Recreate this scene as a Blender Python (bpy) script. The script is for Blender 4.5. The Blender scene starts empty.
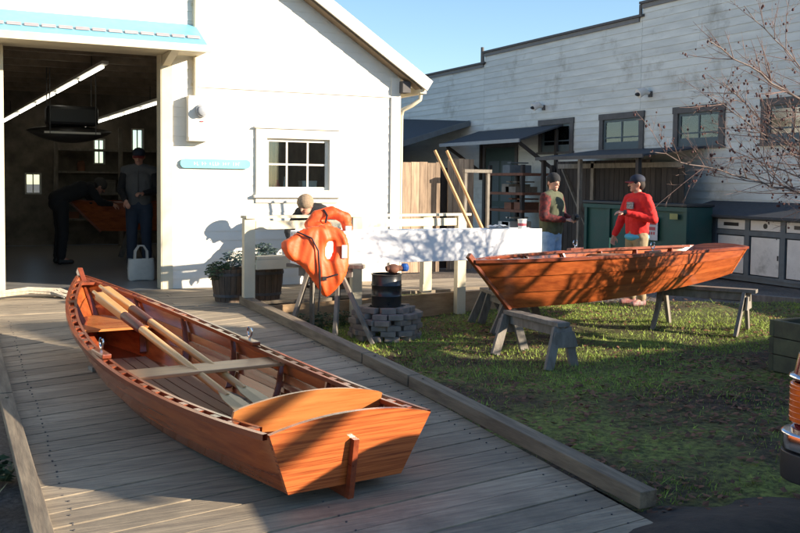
import bpy, bmesh, math, random
import numpy as np
from mathutils import Vector, Matrix
random.seed(7); rng=np.random.default_rng(7)
sc=bpy.context.scene; COL=sc.collection
PI=math.pi; rad=math.radians
# ---------------------------------------------------------------- materials
MATS={}
def new_mat(name):
    m=bpy.data.materials.new(name); m.use_nodes=True
    nt=m.node_tree; b=nt.nodes['Principled BSDF']; return m,nt,b
def N(nt,t,**k):
    n=nt.nodes.new(t)
    for a,v in k.items():
        if a in n.inputs: n.inputs[a].default_value=v
        else: setattr(n,a,v)
    return n
def mat(name,col,col2=None,rough=.6,scale=6.,stretch=(1,1,1),bump=0.,metal=0.,island=0.,detail=6.,coat=0.,lo=.35,hi=.65,spec=.5,fine=0.,coord='Object',bscale=None,dirt=None):
    if name in MATS: return MATS[name]
    m,nt,b=new_mat(name); L=nt.links
    b.inputs['Roughness'].default_value=rough; b.inputs['Metallic'].default_value=metal
    b.inputs['Specular IOR Level'].default_value=spec
    if coat: b.inputs['Coat Weight'].default_value=coat; b.inputs['Coat Roughness'].default_value=.12
    tc=N(nt,'ShaderNodeTexCoord'); mp=N(nt,'ShaderNodeMapping'); mp.inputs['Scale'].default_value=stretch
    L.new(tc.outputs[coord],mp.inputs[0])
    vec=mp.outputs[0]
    geo=None
    if island:
        geo=N(nt,'ShaderNodeNewGeometry'); ad=N(nt,'ShaderNodeVectorMath',operation='ADD')
        ml=N(nt,'ShaderNodeMath',operation='MULTIPLY'); ml.inputs[1].default_value=37.
        L.new(geo.outputs['Random Per Island'],ml.inputs[0]); L.new(vec,ad.inputs[0]); L.new(ml.outputs[0],ad.inputs[1]); vec=ad.outputs[0]
    nz=N(nt,'ShaderNodeTexNoise',Scale=scale,Detail=detail,Roughness=.62); L.new(vec,nz.inputs['Vector'])
    c2=col2 if col2 else tuple(c*.82 for c in col)
    rp=N(nt,'ShaderNodeValToRGB'); rp.color_ramp.elements[0].position=lo; rp.color_ramp.elements[1].position=hi
    rp.color_ramp.elements[0].color=(*c2,1); rp.color_ramp.elements[1].color=(*col,1)
    L.new(nz.outputs['Fac'],rp.inputs[0]); out=rp.outputs[0]
    if island:
        hs=N(nt,'ShaderNodeHueSaturation'); mr=N(nt,'ShaderNodeMapRange'); mr.inputs['To Min'].default_value=1-island; mr.inputs['To Max'].default_value=1+island
        L.new(geo.outputs['Random Per Island'],mr.inputs[0]); L.new(mr.outputs[0],hs.inputs['Value']); L.new(out,hs.inputs['Color']); out=hs.outputs[0]
    if dirt:
        n2=N(nt,'ShaderNodeTexNoise',Scale=dirt[1],Detail=8.,Roughness=.7); L.new(tc.outputs[coord],n2.inputs['Vector'])
        r2=N(nt,'ShaderNodeValToRGB'); r2.color_ramp.elements[0].position=dirt[2]; r2.color_ramp.elements[1].position=dirt[3]
        mx=N(nt,'ShaderNodeMix',data_type='RGBA'); L.new(n2.outputs['Fac'],r2.inputs[0]); L.new(r2.outputs[0],mx.inputs[0]); L.new(out,mx.inputs[6]); mx.inputs[7].default_value=(*dirt[0],1); out=mx.outputs[2]
    L.new(out,b.inputs['Base Color'])
    mr=N(nt,'ShaderNodeMapRange'); mr.inputs['To Min'].default_value=max(0,rough-.09); mr.inputs['To Max'].default_value=min(1,rough+.09)
    L.new(nz.outputs['Fac'],mr.inputs[0]); L.new(mr.outputs[0],b.inputs['Roughness'])
    if bump:
        bp=N(nt,'ShaderNodeBump',Strength=min(1,bump),Distance=.02)
        if bscale:
            n3=N(nt,'ShaderNodeTexNoise',Scale=bscale,Detail=8.); L.new(vec,n3.inputs['Vector']); L.new(n3.outputs['Fac'],bp.inputs['Height'])
        else: L.new(nz.outputs['Fac'],bp.inputs['Height'])
        L.new(bp.outputs[0],b.inputs['Normal'])
    MATS[name]=m; return m
def glass(name,tint=(.9,.95,.95),alpha=.35,rough=.03):
    if name in MATS: return MATS[name]
    m,nt,b=new_mat(name); nt.nodes.remove(b)
    g=N(nt,'ShaderNodeBsdfGlossy',Roughness=rough); t=N(nt,'ShaderNodeBsdfTransparent'); t.inputs[0].default_value=(*tint,1)
    fr=N(nt,'ShaderNodeFresnel',IOR=1.5); mx=N(nt,'ShaderNodeMixShader'); ad=N(nt,'ShaderNodeMath',operation='ADD',use_clamp=True); ad.inputs[1].default_value=alpha
    nt.links.new(fr.outputs[0],ad.inputs[0]); nt.links.new(ad.outputs[0],mx.inputs[0]); nt.links.new(t.outputs[0],mx.inputs[1]); nt.links.new(g.outputs[0],mx.inputs[2])
    nt.links.new(mx.outputs[0],nt.nodes['Material Output'].inputs[0]); MATS[name]=m; return m
M_white=mat('white_paint',(.82,.78,.69),(.76,.72,.63),rough=.55,scale=3,bump=.05)
M_cream=mat('cream_paint',(.66,.59,.43),(.58,.52,.38),rough=.6,scale=5)
M_siding=mat('weathered_white_siding',(.60,.62,.60),(.44,.46,.45),rough=.7,scale=1.6,stretch=(1,.6,3),island=.05,bump=.1,dirt=((.27,.26,.23),.9,.56,.72),lo=.3,hi=.7)
M_trimgrey=mat('grey_trim_paint',(.085,.08,.08),(.06,.055,.055),rough=.7,scale=8)
M_bluegrey=mat('blue_grey_sash',(.07,.10,.115),rough=.6)
M_blue=mat('pale_blue_roofing',(.19,.44,.53),(.15,.38,.48),rough=.5,scale=8)
M_tar=mat('dark_roofing',(.05,.055,.065),(.03,.033,.04),rough=.8,scale=14,bump=.2)
M_fence=mat('weathered_brown_boards',(.36,.26,.175),(.20,.14,.095),rough=.85,scale=5,stretch=(4,4,.5),island=.3,bump=.25)
M_darkwood=mat('dark_old_boards',(.055,.045,.04),(.03,.025,.022),rough=.9,scale=5,stretch=(4,4,.5),island=.35,bump=.3)
M_deck=mat('weathered_deck_boards',(.40,.325,.225),(.21,.17,.125),rough=.8,scale=3.2,stretch=(.9,13,3),island=.22,bump=.4,detail=9,dirt=((.15,.125,.09),1.3,.5,.74),lo=.34,hi=.66)
M_curb=mat('weathered_timber',(.27,.215,.145),(.13,.10,.07),rough=.85,scale=3,stretch=(8,.8,6),bump=.3,island=.12)
M_grey=mat('grey_weathered_wood',(.25,.225,.19),(.15,.13,.105),rough=.85,scale=5,stretch=(3,3,1),bump=.3,island=.18)
M_pine=mat('fresh_pine',(.60,.34,.14),(.48,.25,.09),rough=.5,scale=4,stretch=(6,6,.6),island=.08)
M_board=mat('white_board',(.80,.80,.80),(.72,.72,.73),rough=.35,scale=2.5)
M_varn=mat('varnished_cedar',(.42,.105,.026),(.19,.040,.012),rough=.22,scale=3.2,stretch=(.55,5,7),coat=.35,detail=8,island=.2,lo=.3,hi=.7)
M_varnD=mat('varnished_mahogany',(.27,.060,.02),(.15,.030,.012),rough=.3,scale=4,stretch=(.6,5,5),coat=.35,island=.14)
M_varnL=mat('varnished_light_cedar',(.56,.22,.065),(.38,.12,.032),rough=.28,scale=3.0,stretch=(2.5,.5,7),coat=.4,detail=8,island=.08)
M_trans=mat('varnished_transom',(.50,.135,.036),(.22,.045,.013),rough=.22,scale=3.0,stretch=(2,.5,26),coat=.5,detail=10,lo=.36,hi=.56)
M_seat=mat('pale_cedar_seat',(.50,.26,.12),(.36,.17,.075),rough=.45,scale=3,stretch=(6,.5,4),coat=.1)
M_floorw=mat('cedar_floor',(.30,.15,.08),(.21,.10,.05),rough=.6,scale=3,stretch=(.6,5,4),island=.15)
M_oar=mat('spruce_oar',(.66,.36,.13),(.54,.27,.09),rough=.35,scale=4,stretch=(.6,6,6),coat=.2)
M_leather=mat('dark_leather',(.10,.022,.018),rough=.5)
M_chrome=mat('chrome',(.75,.75,.76),rough=.12,metal=1.)
M_black=mat('black_plastic',(.018,.018,.02),rough=.45)
M_blackp=mat('black_steel_paint',(.022,.024,.026),rough=.3,scale=12)
M_blocks=mat('concrete_blocks',(.30,.26,.22),(.20,.17,.15),rough=.9,scale=12,island=.3,bump=.3)
M_orange=mat('orange_nylon',(.88,.12,.02),(.80,.095,.015),rough=.55,scale=3,bump=.15,bscale=30)
M_refl=mat('reflective_tape',(.62,.62,.60),rough=.3,scale=10)
M_teal=mat('teal_dumpster_paint',(.004,.055,.045),(.003,.042,.036),rough=.5,scale=4,dirt=((.02,.05,.045),3.,.5,.7))
M_lid=mat('black_lid',(.02,.02,.022),rough=.5)
M_cabw=mat('white_cabinet_panel',(.74,.71,.67),(.62,.59,.56),rough=.6,scale=4,dirt=((.25,.24,.22),2.,.55,.75))
M_cabg=mat('grey_cabinet_frame',(.13,.15,.165),(.10,.115,.125),rough=.7)
M_door=mat('dark_green_door',(.03,.06,.06),rough=.6)
M_rust=mat('reddish_timber',(.22,.09,.05),(.14,.06,.035),rough=.8,scale=6)
M_conc=mat('workshop_floor_paint',(.33,.32,.30),(.26,.25,.235),rough=.35,scale=2)
M_inside=mat('unpainted_shop_wall',(.28,.24,.19),(.14,.12,.095),rough=.9,scale=3)
M_skin=mat('skin',(.62,.34,.24),(.48,.22,.15),rough=.55,scale=12)
M_jeans=mat('blue_denim',(.30,.44,.62),(.17,.28,.44),rough=.85,scale=9,bump=.15)
M_darkjeans=mat('dark_denim',(.03,.045,.075),rough=.85,scale=9)
M_vest=mat('olive_fleece',(.085,.095,.055),(.06,.066,.038),rough=.95,scale=14,bump=.2)
M_plaid=mat('dark_red_plaid',(.15,.022,.02),(.045,.012,.015),rough=.9,scale=26,lo=.42,hi=.58)
M_beanie=mat('black_knit',(.02,.021,.024),rough=.95,scale=40,bump=.3)
M_red=mat('red_fleece',(.72,.02,.018),(.62,.014,.012),rough=.85,scale=8,bump=.3)
M_khaki=mat('khaki_cotton',(.34,.26,.155),(.27,.20,.115),rough=.9,scale=9,bump=.2)
M_navy=mat('navy_cap',(.018,.024,.045),rough=.8)
M_redcap=mat('dull_red_cap',(.22,.02,.02),rough=.8)
M_ltblue=mat('light_blue_cotton',(.10,.42,.62),rough=.9)
M_hair=mat('dark_hair',(.03,.02,.015),rough=.8)
M_greyv=mat('grey_vest',(.12,.12,.12),rough=.9)
M_darkc=mat('dark_jacket',(.018,.018,.02),rough=.9)
M_straw=mat('tan_knit',(.36,.26,.17),(.24,.17,.11),rough=.95,scale=60,bump=.4)
M_bag=mat('white_canvas',(.62,.60,.55),(.54,.52,.47),rough=.9,scale=8,bump=.3)
M_rope=mat('pale_rope',(.58,.50,.38),(.42,.35,.26),rough=.95,scale=30,bump=.4)
M_bark=mat('bare_bark',(.27,.21,.18),(.14,.10,.085),rough=.85,scale=14,bump=.3)
M_berry=mat('dry_red_brown_hips',(.075,.022,.02),rough=.8)
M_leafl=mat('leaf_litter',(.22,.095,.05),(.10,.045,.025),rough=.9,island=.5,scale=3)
M_grass=mat('grass_blades',(.38,.50,.07),(.18,.26,.035),rough=.7,island=.45,scale=1.2)
M_plant=mat('plant_leaves',(.075,.115,.05),(.045,.075,.03),rough=.7,island=.4,scale=3)
M_sage=mat('blue_green_leaves',(.13,.19,.17),(.08,.13,.11),rough=.7,island=.4,scale=3)
M_barrel=mat('old_barrel_wood',(.13,.09,.065),(.07,.05,.035),rough=.85,scale=6,stretch=(4,4,.6),island=.2)
M_car=mat('dark_red_car_paint',(.14,.010,.014),rough=.18,coat=1.,scale=2)
M_amber=mat('amber_lens',(.80,.13,.015),rough=.15,coat=1.)
M_tyre=mat('rubber',(.02,.02,.02),rough=.8)
M_paper=mat('white_paper',(.50,.50,.55),rough=.7)
M_pink=mat('red_print',(.45,.08,.10),rough=.7)
M_logo=mat('grey_print',(.10,.10,.11),(.40,.40,.40),rough=.7,scale=60,lo=.45,hi=.55)
M_planterw=mat('mossy_timber',(.10,.10,.055),(.06,.055,.035),rough=.9,scale=6,bump=.3,island=.2)
M_eye=mat('dark_eye',(.02,.015,.012),rough=.3)
M_brick=mat('tan_paint_wood',(.40,.27,.15),(.27,.17,.09),rough=.8,scale=4,stretch=(.6,6,6),bump=.2)
M_meterglass=glass('meter_glass',alpha=.3)
def emis(name,col,s):
    m,nt,b=new_mat(name); b.inputs['Base Color'].default_value=(*col,1); b.inputs['Emission Color'].default_value=(*col,1); b.inputs['Emission Strength'].default_value=s; MATS[name]=m; return m
M_tube=emis('fluorescent_tube',(1,.97,.85),1.6)
# ground shaders
def ground_mat():
    m,nt,b=new_mat('lawn_soil'); L=nt.links; b.inputs['Roughness'].default_value=.95
    tc=N(nt,'ShaderNodeTexCoord')
    n1=N(nt,'ShaderNodeTexNoise',Scale=.9,Detail=6.,Roughness=.6); n2=N(nt,'ShaderNodeTexNoise',Scale=22.,Detail=8.,Roughness=.7)
    for n in (n1,n2): L.new(tc.outputs['Object'],n.inputs['Vector'])
    r1=N(nt,'ShaderNodeValToRGB'); e=r1.color_ramp.elements; e[0].position=.42; e[1].position=.62; e[0].color=(.06,.04,.024,1); e[1].color=(.16,.20,.042,1)
    r2=N(nt,'ShaderNodeValToRGB'); e=r2.color_ramp.elements; e[0].position=.38; e[1].position=.62; e[0].color=(.3,.27,.25,1); e[1].color=(1.5,1.45,1.3,1)
    mx=N(nt,'ShaderNodeMix',data_type='RGBA',blend_type='MULTIPLY'); mx.inputs[0].default_value=1
    L.new(n1.outputs['Fac'],r1.inputs[0]); L.new(n2.outputs['Fac'],r2.inputs[0]); L.new(r1.outputs[0],mx.inputs[6]); L.new(r2.outputs[0],mx.inputs[7]); L.new(mx.outputs[2],b.inputs['Base Color'])
    bp=N(nt,'ShaderNodeBump',Strength=.8,Distance=.03); L.new(n2.outputs['Fac'],bp.inputs['Height']); L.new(bp.outputs[0],b.inputs['Normal']); return m
M_lawn=ground_mat()
M_gravel=mat('gravel_dirt',(.20,.165,.135),(.075,.062,.05),rough=.95,scale=30,bump=.6,detail=10,dirt=((.06,.05,.04),.8,.5,.7))
M_dirt=mat('bare_dirt',(.06,.048,.036),(.035,.028,.022),rough=.95,scale=12,bump=.6,detail=10)
# ---------------------------------------------------------------- mesh builder
class MB:
    def __init__(s): s.v=[]; s.f=[]; s.mi=[]
    def add(s,vs,fs,mi=0):
        o=len(s.v); s.v+= [tuple(v) for v in vs]; s.f+=[tuple(i+o for i in f) for f in fs]; s.mi+=[mi]*len(fs); return s
    def box(s,x0,x1,y0,y1,z0,z1,mi=0):
        v=[(x,y,z) for z in (z0,z1) for y in (y0,y1) for x in (x0,x1)]
        return s.add(v,[(0,2,3,1),(4,5,7,6),(0,1,5,4),(2,6,7,3),(0,4,6,2),(1,3,7,5)],mi)
    def beam(s,a,b,w,h,up=(0,0,1),mi=0,w2=None,h2=None):
        a=Vector(a); b=Vector(b); d=(b-a).normalized(); up=Vector(up)
        sd=d.cross(up)
        if sd.length<1e-4: sd=d.cross(Vector((0,1,0)))
        sd.normalize(); u=sd.cross(d).normalized(); w2=w2 or w; h2=h2 or h; vs=[]
        for p,ww,hh in ((a,w,h),(b,w2,h2)):
            for i,j in ((-1,-1),(1,-1),(1,1),(-1,1)): vs.append(p+sd*ww/2*i+u*hh/2*j)
        return s.add(vs,[(0,1,2,3),(7,6,5,4),(0,4,5,1),(1,5,6,2),(2,6,7,3),(3,7,4,0)],mi)
    def tube(s,pts,r,n=10,mi=0,cap=True):
        pts=[Vector(p) for p in pts]; k=len(pts); rs=r if isinstance(r,(list,tuple)) else [r]*k; rings=[]
        t0=(pts[1]-pts[0]).normalized(); nn=t0.orthogonal().normalized()
        for i in range(k):
            t=(pts[min(i+1,k-1)]-pts[max(i-1,0)])
            t=t.normalized() if t.length>1e-9 else t0
            nn=(nn-t*nn.dot(t)); nn=nn.normalized() if nn.length>1e-6 else t.orthogonal().normalized()
            bb=t.cross(nn); rings.append([pts[i]+(nn*math.cos(2*PI*j/n)+bb*math.sin(2*PI*j/n))*rs[i] for j in range(n)])
        vs=[p for r_ in rings for p in r_]; fs=[]
        for i in range(k-1):
            for j in range(n): fs.append((i*n+j,i*n+(j+1)%n,(i+1)*n+(j+1)%n,(i+1)*n+j))
        if cap: fs+= [tuple(range(n-1,-1,-1)),tuple((k-1)*n+j for j in range(n))]
        return s.add(vs,fs,mi)
    def lathe(s,c,prof,n=24,mi=0,cap=True):
        vs=[]; fs=[]; c=Vector(c)
        for r,z in prof:
            for j in range(n): vs.append((c.x+r*math.cos(2*PI*j/n),c.y+r*math.sin(2*PI*j/n),c.z+z))
        k=len(prof)
        for i in range(k-1):
            for j in range(n): fs.append((i*n+j,i*n+(j+1)%n,(i+1)*n+(j+1)%n,(i+1)*n+j))
        if cap: fs+=[tuple(range(n-1,-1,-1)),tuple((k-1)*n+j for j in range(n))]
        return s.add(vs,fs,mi)
    def prism(s,poly,axis,a,b,mi=0):   # poly of 2-D points extruded along axis from a to b
        n=len(poly)
        def mk(p,t):
            return {'x':(t,p[0],p[1]),'y':(p[0],t,p[1]),'z':(p[0],p[1],t)}[axis]
        vs=[mk(p,a) for p in poly]+[mk(p,b) for p in poly]
        fs=[tuple(range(n)),tuple(range(2*n-1,n-1,-1))]+[(i,i+n,(i+1)%n+n,(i+1)%n) for i in range(n)]
        return s.add(vs,fs,mi)
    def grid(s,rows,mi=0,closed=False):
        n=len(rows[0]); vs=[p for r in rows for p in r]; fs=[]
        for i in range(len(rows)-1):
            for j in range(n if closed else n-1): fs.append((i*n+j,i*n+(j+1)%n,(i+1)*n+(j+1)%n,(i+1)*n+j))
        return s.add(vs,fs,mi)
    def strip(s,A,B,th,nrm=None,mi=0):  # thick ribbon between polylines A and B
        A=[Vector(p) for p in A]; B=[Vector(p) for p in B]; r=[]
        for i in range(len(A)):
            t=A[min(i+1,len(A)-1)]-A[max(i-1,0)]; nn=t.cross(B[i]-A[i]).normalized() if nrm is None else Vector(nrm)
            r.append([A[i],B[i],B[i]+nn*th,A[i]+nn*th])
        s.grid(r,mi,closed=True); o=len(s.v)-4*len(A); s.f.append((o+3,o+2,o+1,o)); s.f.append(tuple(len(s.v)-4+k for k in range(4))); s.mi+=[mi,mi]; return s
    def ell(s,c,r,n=16,m=10,mi=0,rot=None):
        c=Vector(c); vs=[]; fs=[]
        for i in range(m+1):
            th=PI*i/m
            for j in range(n):
                p=Vector((r[0]*math.sin(th)*math.cos(2*PI*j/n),r[1]*math.sin(th)*math.sin(2*PI*j/n),r[2]*math.cos(th)))
                if rot: p=rot@p
                vs.append(c+p)
        for i in range(m):
            for j in range(n): fs.append((i*n+j,(i+1)*n+j,(i+1)*n+(j+1)%n,i*n+(j+1)%n))
        return s.add(vs,fs,mi)
    def build(s,name,m,parent=None,smooth=False,bevel=0,label=None,loc=None):
        me=bpy.data.meshes.new(name); me.from_pydata([tuple(v) for v in s.v],[],s.f)
        ms=m if isinstance(m,(list,tuple)) else [m]
        for q in ms: me.materials.append(q)
        if len(ms)>1: me.polygons.foreach_set('material_index',s.mi)
        bm=bmesh.new(); bm.from_mesh(me); bmesh.ops.recalc_face_normals(bm,faces=bm.faces); bm.to_mesh(me); bm.free()
        o=bpy.data.objects.new(name,me); COL.objects.link(o)
        if smooth:
            me.polygons.foreach_set('use_smooth',[True]*len(me.polygons))
            if smooth!='all':
                try: me.set_sharp_from_angle(angle=rad(40))
                except Exception: pass
        if bevel:
            b=o.modifiers.new('bevel','BEVEL'); b.width=bevel; b.segments=2; b.limit_method='ANGLE'
        if parent: o.parent=parent
        if label: o['label']=label
        return o
def tag(o,label,cat,group=None,kind=None):
    o['label']=label; o['category']=cat
    if group: o['group']=group
    if kind: o['kind']=kind
    return o
def struct(o): o['kind']='structure'; return o
def stuff(o,label,cat): o['kind']='stuff'; o['label']=label; o['category']=cat; return o
def thing(name,label,cat,loc=(0,0,0),rot=(0,0,0),group=None):
    o=bpy.data.objects.new(name,None); COL.objects.link(o); o.location=loc; o.rotation_euler=rot; o.empty_display_size=.2
    return tag(o,label,cat,group)
def fuse(name,prims,voxel,m,parent,smooth_it=6,wrinkle=0,label=None):
    """overlapping tapered capsules and ellipsoids fused into one continuous surface"""
    b=MB()
    for p in prims:
        if p[0]=='cap':
            _,a,c,r0,r1=p; a=Vector(a); c=Vector(c); d=(c-a)
            k=max(2,int(d.length/.05)); b.tube([a+d*i/k for i in range(k+1)],[r0+(r1-r0)*i/k for i in range(k+1)],12)
            b.ell(a,(r0,)*3,12,8); b.ell(c,(r1,)*3,12,8)
        elif p[0]=='ell': b.ell(p[1],p[2],20,14,rot=p[3] if len(p)>3 else None)
        elif p[0]=='loft':
            rows=[]
            for (c,rx,ry,*yaw) in p[1]:
                y=yaw[0] if yaw else 0
                rows.append([(c[0]+rx*math.cos(t)*math.cos(y)-ry*math.sin(t)*math.sin(y),c[1]+rx*math.cos(t)*math.sin(y)+ry*math.sin(t)*math.cos(y),c[2]) for t in [2*PI*j/20 for j in range(20)]])
            b.grid(rows,closed=True); n=len(b.v); b.f.append(tuple(range(n-20*len(rows),n-20*len(rows)+20))); b.f.append(tuple(range(n-20,n))); b.mi+=[0,0]
    o=b.build(name,m)
    r=o.modifiers.new('r','REMESH'); r.mode='VOXEL'; r.voxel_size=voxel
    s=o.modifiers.new('s','SMOOTH'); s.iterations=smooth_it; s.factor=.5
    if wrinkle:
        tx=bpy.data.textures.new(name+'_t','CLOUDS'); tx.noise_scale=.07
        d=o.modifiers.new('d','DISPLACE'); d.texture=tx; d.strength=wrinkle; d.mid_level=.5
    dg=bpy.context.evaluated_depsgraph_get(); me=bpy.data.meshes.new_from_object(o.evaluated_get(dg)); o.modifiers.clear(); o.data=me
    me.polygons.foreach_set('use_smooth',[True]*len(me.polygons))
    me.materials.clear(); me.materials.append(m)
    if parent: o.parent=parent
    if label: o['label']=label
    return o
def text_mesh(name,txt,size,m,parent,loc,rot,ext=.004):
    c=bpy.data.curves.new(name,'FONT'); c.body=txt; c.size=size; c.extrude=ext; c.align_x='CENTER'; c.align_y='CENTER'
    o=bpy.data.objects.new(name,c); COL.objects.link(o)
    dg=bpy.context.evaluated_depsgraph_get(); me=bpy.data.meshes.new_from_object(o.evaluated_get(dg)); bpy.data.objects.remove(o)
    o=bpy.data.objects.new(name,me); COL.objects.link(o); me.materials.clear(); me.materials.append(m); o.location=loc; o.rotation_euler=rot
    if parent: o.parent=parent
    return o
# ---------------------------------------------------------------- ground, ramp, deck
def rz(y): return max(.03,min(.3,.05+(y-3.5)*.25/6.15))
g=MB(); g.add([(-250,-250,-.03),(250,-250,-.03),(250,250,-.03),(-250,250,-.03)],[(0,1,2,3)]); struct(g.build('ground',M_gravel))
# gravel yard and the uneven lawn as fine sheets
def sheet(name,x0,x1,y0,y1,step,zf,m,inside=None):
    nx=int((x1-x0)/step); ny=int((y1-y0)/step); vs=[]; fs=[]
    for j in range(ny+1):
        for i in range(nx+1):
            x=x0+i*step; y=y0+j*step; vs.append((x,y,zf(x,y)))
    for j in range(ny):
        for i in range(nx):
            cx=x0+(i+.5)*step; cy=y0+(j+.5)*step
            if inside is None or inside(cx,cy): fs.append((j*(nx+1)+i,j*(nx+1)+i+1,(j+1)*(nx+1)+i+1,(j+1)*(nx+1)+i))
    b=MB(); b.add(vs,fs); return b.build(name,m,smooth='all')
def wob(x,y): return .012*math.sin(x*2.1+y*1.3)+.010*math.sin(x*4.7-y*3.1)+.006*math.sin(x*9.1+y*7.7)
def lawn_edge(x): return 10.25-.30*max(0,x-8.5)+.25*math.sin(x*1.1)+.1*math.sin(x*3.7) if x>6.3 else 12.5
def in_lawn(x,y): return y<lawn_edge(x)+.12*math.sin(x*13+y*9) and y>3.25+.15*math.sin(x*3)
struct(sheet('lawn',3.06,14,2.9,12.6,.1,lambda x,y:.004+wob(x,y)*.8,M_lawn,in_lawn))
struct(sheet('gravel_yard',2.9,13.4,1,26,.2,lambda x,y:-.022+.003*math.sin(x*3+y*2),M_gravel))
b=MB(); b.add([(-6,-6,-.026),(9,-6,-.026),(9,3.6,-.018),(-6,3.6,-.018)],[(0,1,2,3)]); struct(b.build('dirt_road',M_dirt))
struct(sheet('dirt_path',2.2,7.0,1.6,3.9,.06,lambda x,y:-.02+.075*math.exp(-((x-3.25)/.8)**2-((y-3.15)/.34)**2)+.03*math.exp(-((y-3.1)/.3)**2)*(x>2.6)+wob(x*2,y*2)*.5,M_dirt,lambda x,y:True))
# ramp: individually cut planks, a little fanned, on bearers
def ramp():
    b=MB(); y=2.3; k=0
    while y<9.9:
        m=min(.33,.15+.035*(y-3.5)); m2=min(.33,.15+.035*(y+.185-3.5))
        g0=.004+.004*random.random(); xl,xr=.33,2.94
        def Y(x,yy,mm): return yy+mm*(x-1.6)
        P=[]
        for x in (xl,xr):
            ya=max(3.0,Y(x,y,m)+g0); yb=max(3.0,Y(x,y+.185,m2)-g0); P.append((x,min(ya,9.72),min(yb,9.72)))
        if P[0][2]-P[0][1]>.002 or P[1][2]-P[1][1]>.002:
            dz=random.uniform(-.0025,.0025); vs=[]
            for x,ya,yb in P:
                for yy in (ya,yb):
                    for z in (rz(yy)-.04,rz(yy)+dz): vs.append((x,yy,z))
            b.add(vs,[(1,3,7,5),(0,4,6,2),(0,1,5,4),(2,6,7,3),(0,2,3,1),(4,5,7,6)])
        y+=.185
    for xx in (.47,1.6,2.82):
        yy=3.1
        while yy<9.7:
            m=min(.33,.15+.035*(yy-3.5)); y0=yy+m*(xx-1.6)
            for e in (.05,.13):
                if 3.1<y0+e<9.6: b.lathe((xx+random.uniform(-.012,.012),y0+e,rz(y0+e)-.01),[(.0055,0),(.0055,.0135)],6,mi=1)
            yy+=.185
    o=b.build('boardwalk_ramp_path',[M_deck,M_trimgrey]); return struct(o)
ramp()
b=MB()
for x in (.5,1.6,2.8): b.add([(x-.04,3.5,-.02),(x+.04,3.5,-.02),(x-.04,9.7,-.02),(x+.04,9.7,-.02),(x-.04,3.5,.008),(x+.04,3.5,.008),(x-.04,9.7,.255),(x+.04,9.7,.255)],[(0,1,3,2),(4,6,7,5),(0,4,5,1),(1,5,7,3),(3,7,6,2),(2,6,4,0)])
struct(b.build('ramp_bearers_path',M_darkwood))
# landing deck in front of the workshop
DE=lambda x: 9.72+.16*max(0,x-2.95)
b=MB(); y=9.73; 
while y<11.33:
    y2=min(y+.14,11.335); x=-4.0
    while x<8.2:
        x2=min(x+random.uniform(1.8,3.4),8.2)
        # clip to the skewed front edge
        xe=2.95+(y-9.72)/.16
        xx=min(x2,xe) if y<10.55 else x2
        if xx>x+.02: b.box(x+.002,xx-.002,y+.003,y2-.003,.262,.3+random.uniform(-.002,.002))
        x=x2
    y+=.14
struct(b.build('landing_deck_path',M_deck))
b=MB(); b.beam((2.97,9.70,.13),(8.1,10.53,.13),.04,.27); tag(b.build('deck_fascia_board',M_brick),'long tan fascia board closing the raised deck edge above the grass','board')
# timber curbs
def curb(x0,y0,x1,y1,label,w=.105,h=.085,gz=0):
    b=MB(); b.beam((x0,y0,rz(y0)+h/2+.004+gz),(x1,y1,rz(y1)+h/2+.004+gz),w,h)
    b.tube([(x0,y0+.12,rz(y0)+h+gz),(x0,y0+.12,rz(y0)+h+.008+gz)],.012,8); b.tube([(x1,y1-.12,rz(y1)+h+gz),(x1,y1-.12,rz(y1)+h+.008+gz)],.012,8)
    return tag(b.build('curb_timber',M_curb,bevel=.008),label,'curb timber','timber curbs along the ramp')
curb(3.03,3.5,2.985,5.95,'long weathered curb timber on the right ramp edge nearest the camera')
curb(2.983,5.965,2.955,6.72,'short curb timber on the right ramp edge beside the transom of the near boat')
curb(2.953,6.735,2.80,9.68,'far curb timber on the right ramp edge ending at the white railing post')
curb(.345,3.0,.30,6.5,'sunlit curb timber on the left ramp edge with a bright bolt',w=.085,h=.05)
curb(.30,6.52,.28,9.6,'far curb timber on the left ramp edge outside the shade',w=.085,h=.05)
b=MB(); b.prism([(3.4,-.03),(9.6,-.03),(9.6,rz(9.6)-.03),(3.4,.02)],'x',.335,.36); b.prism([(3.4,-.03),(9.6,-.03),(9.6,rz(9.6)-.03),(3.4,.02)],'x',2.9,2.93); tag(b.build('ramp_skirt',M_curb),'weathered timber skirt boards under the ramp sides','skirt board')
# ---------------------------------------------------------------- clapboard helper
def clap(b,axis,pos,out,u0,u1,z0,z1,pitch,holes=(),lim=None,seg=3.5,lap=.012):
    """rows of lapped boards on a wall; axis 'x' = wall runs along x at y=pos, 'y' = runs along y at x=pos; out=-1 faces the negative side"""
    z=z0
    while z<z1-1e-4:
        zt=min(z+pitch,z1); a0,a1=u0,u1
        if lim: a0,a1=lim((z+zt)/2,u0,u1)
        iv=[(a0,a1)]
        for (h0,h1,hz0,hz1) in holes:
            if hz0<zt-.001 and hz1>z+.001:
                n=[]
                for p,q in iv:
                    if h1<=p or h0>=q: n.append((p,q)); continue
                    if h0>p: n.append((p,h0))
                    if h1<q: n.append((h1,q))
                iv=n
        for p,q in iv:
            t=p
            while t<q-.01:
                t2=min(q,t+random.uniform(seg*.6,seg*1.3)) if seg else q
                if q-t2<.4: t2=q
                d0,d1=lap,.002; gap=.0015
                pts=[(pos+out*d0,z),(pos+out*d1,zt-.001),(pos,zt-.001),(pos,z)]
                if axis=='x': b.prism([(y,zz) for y,zz in pts],'x',t+gap,t2-gap)
                else:
                    b.prism([(x,zz) for x,zz in pts],'y',t+gap,t2-gap)
                t=t2
        z=zt
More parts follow.
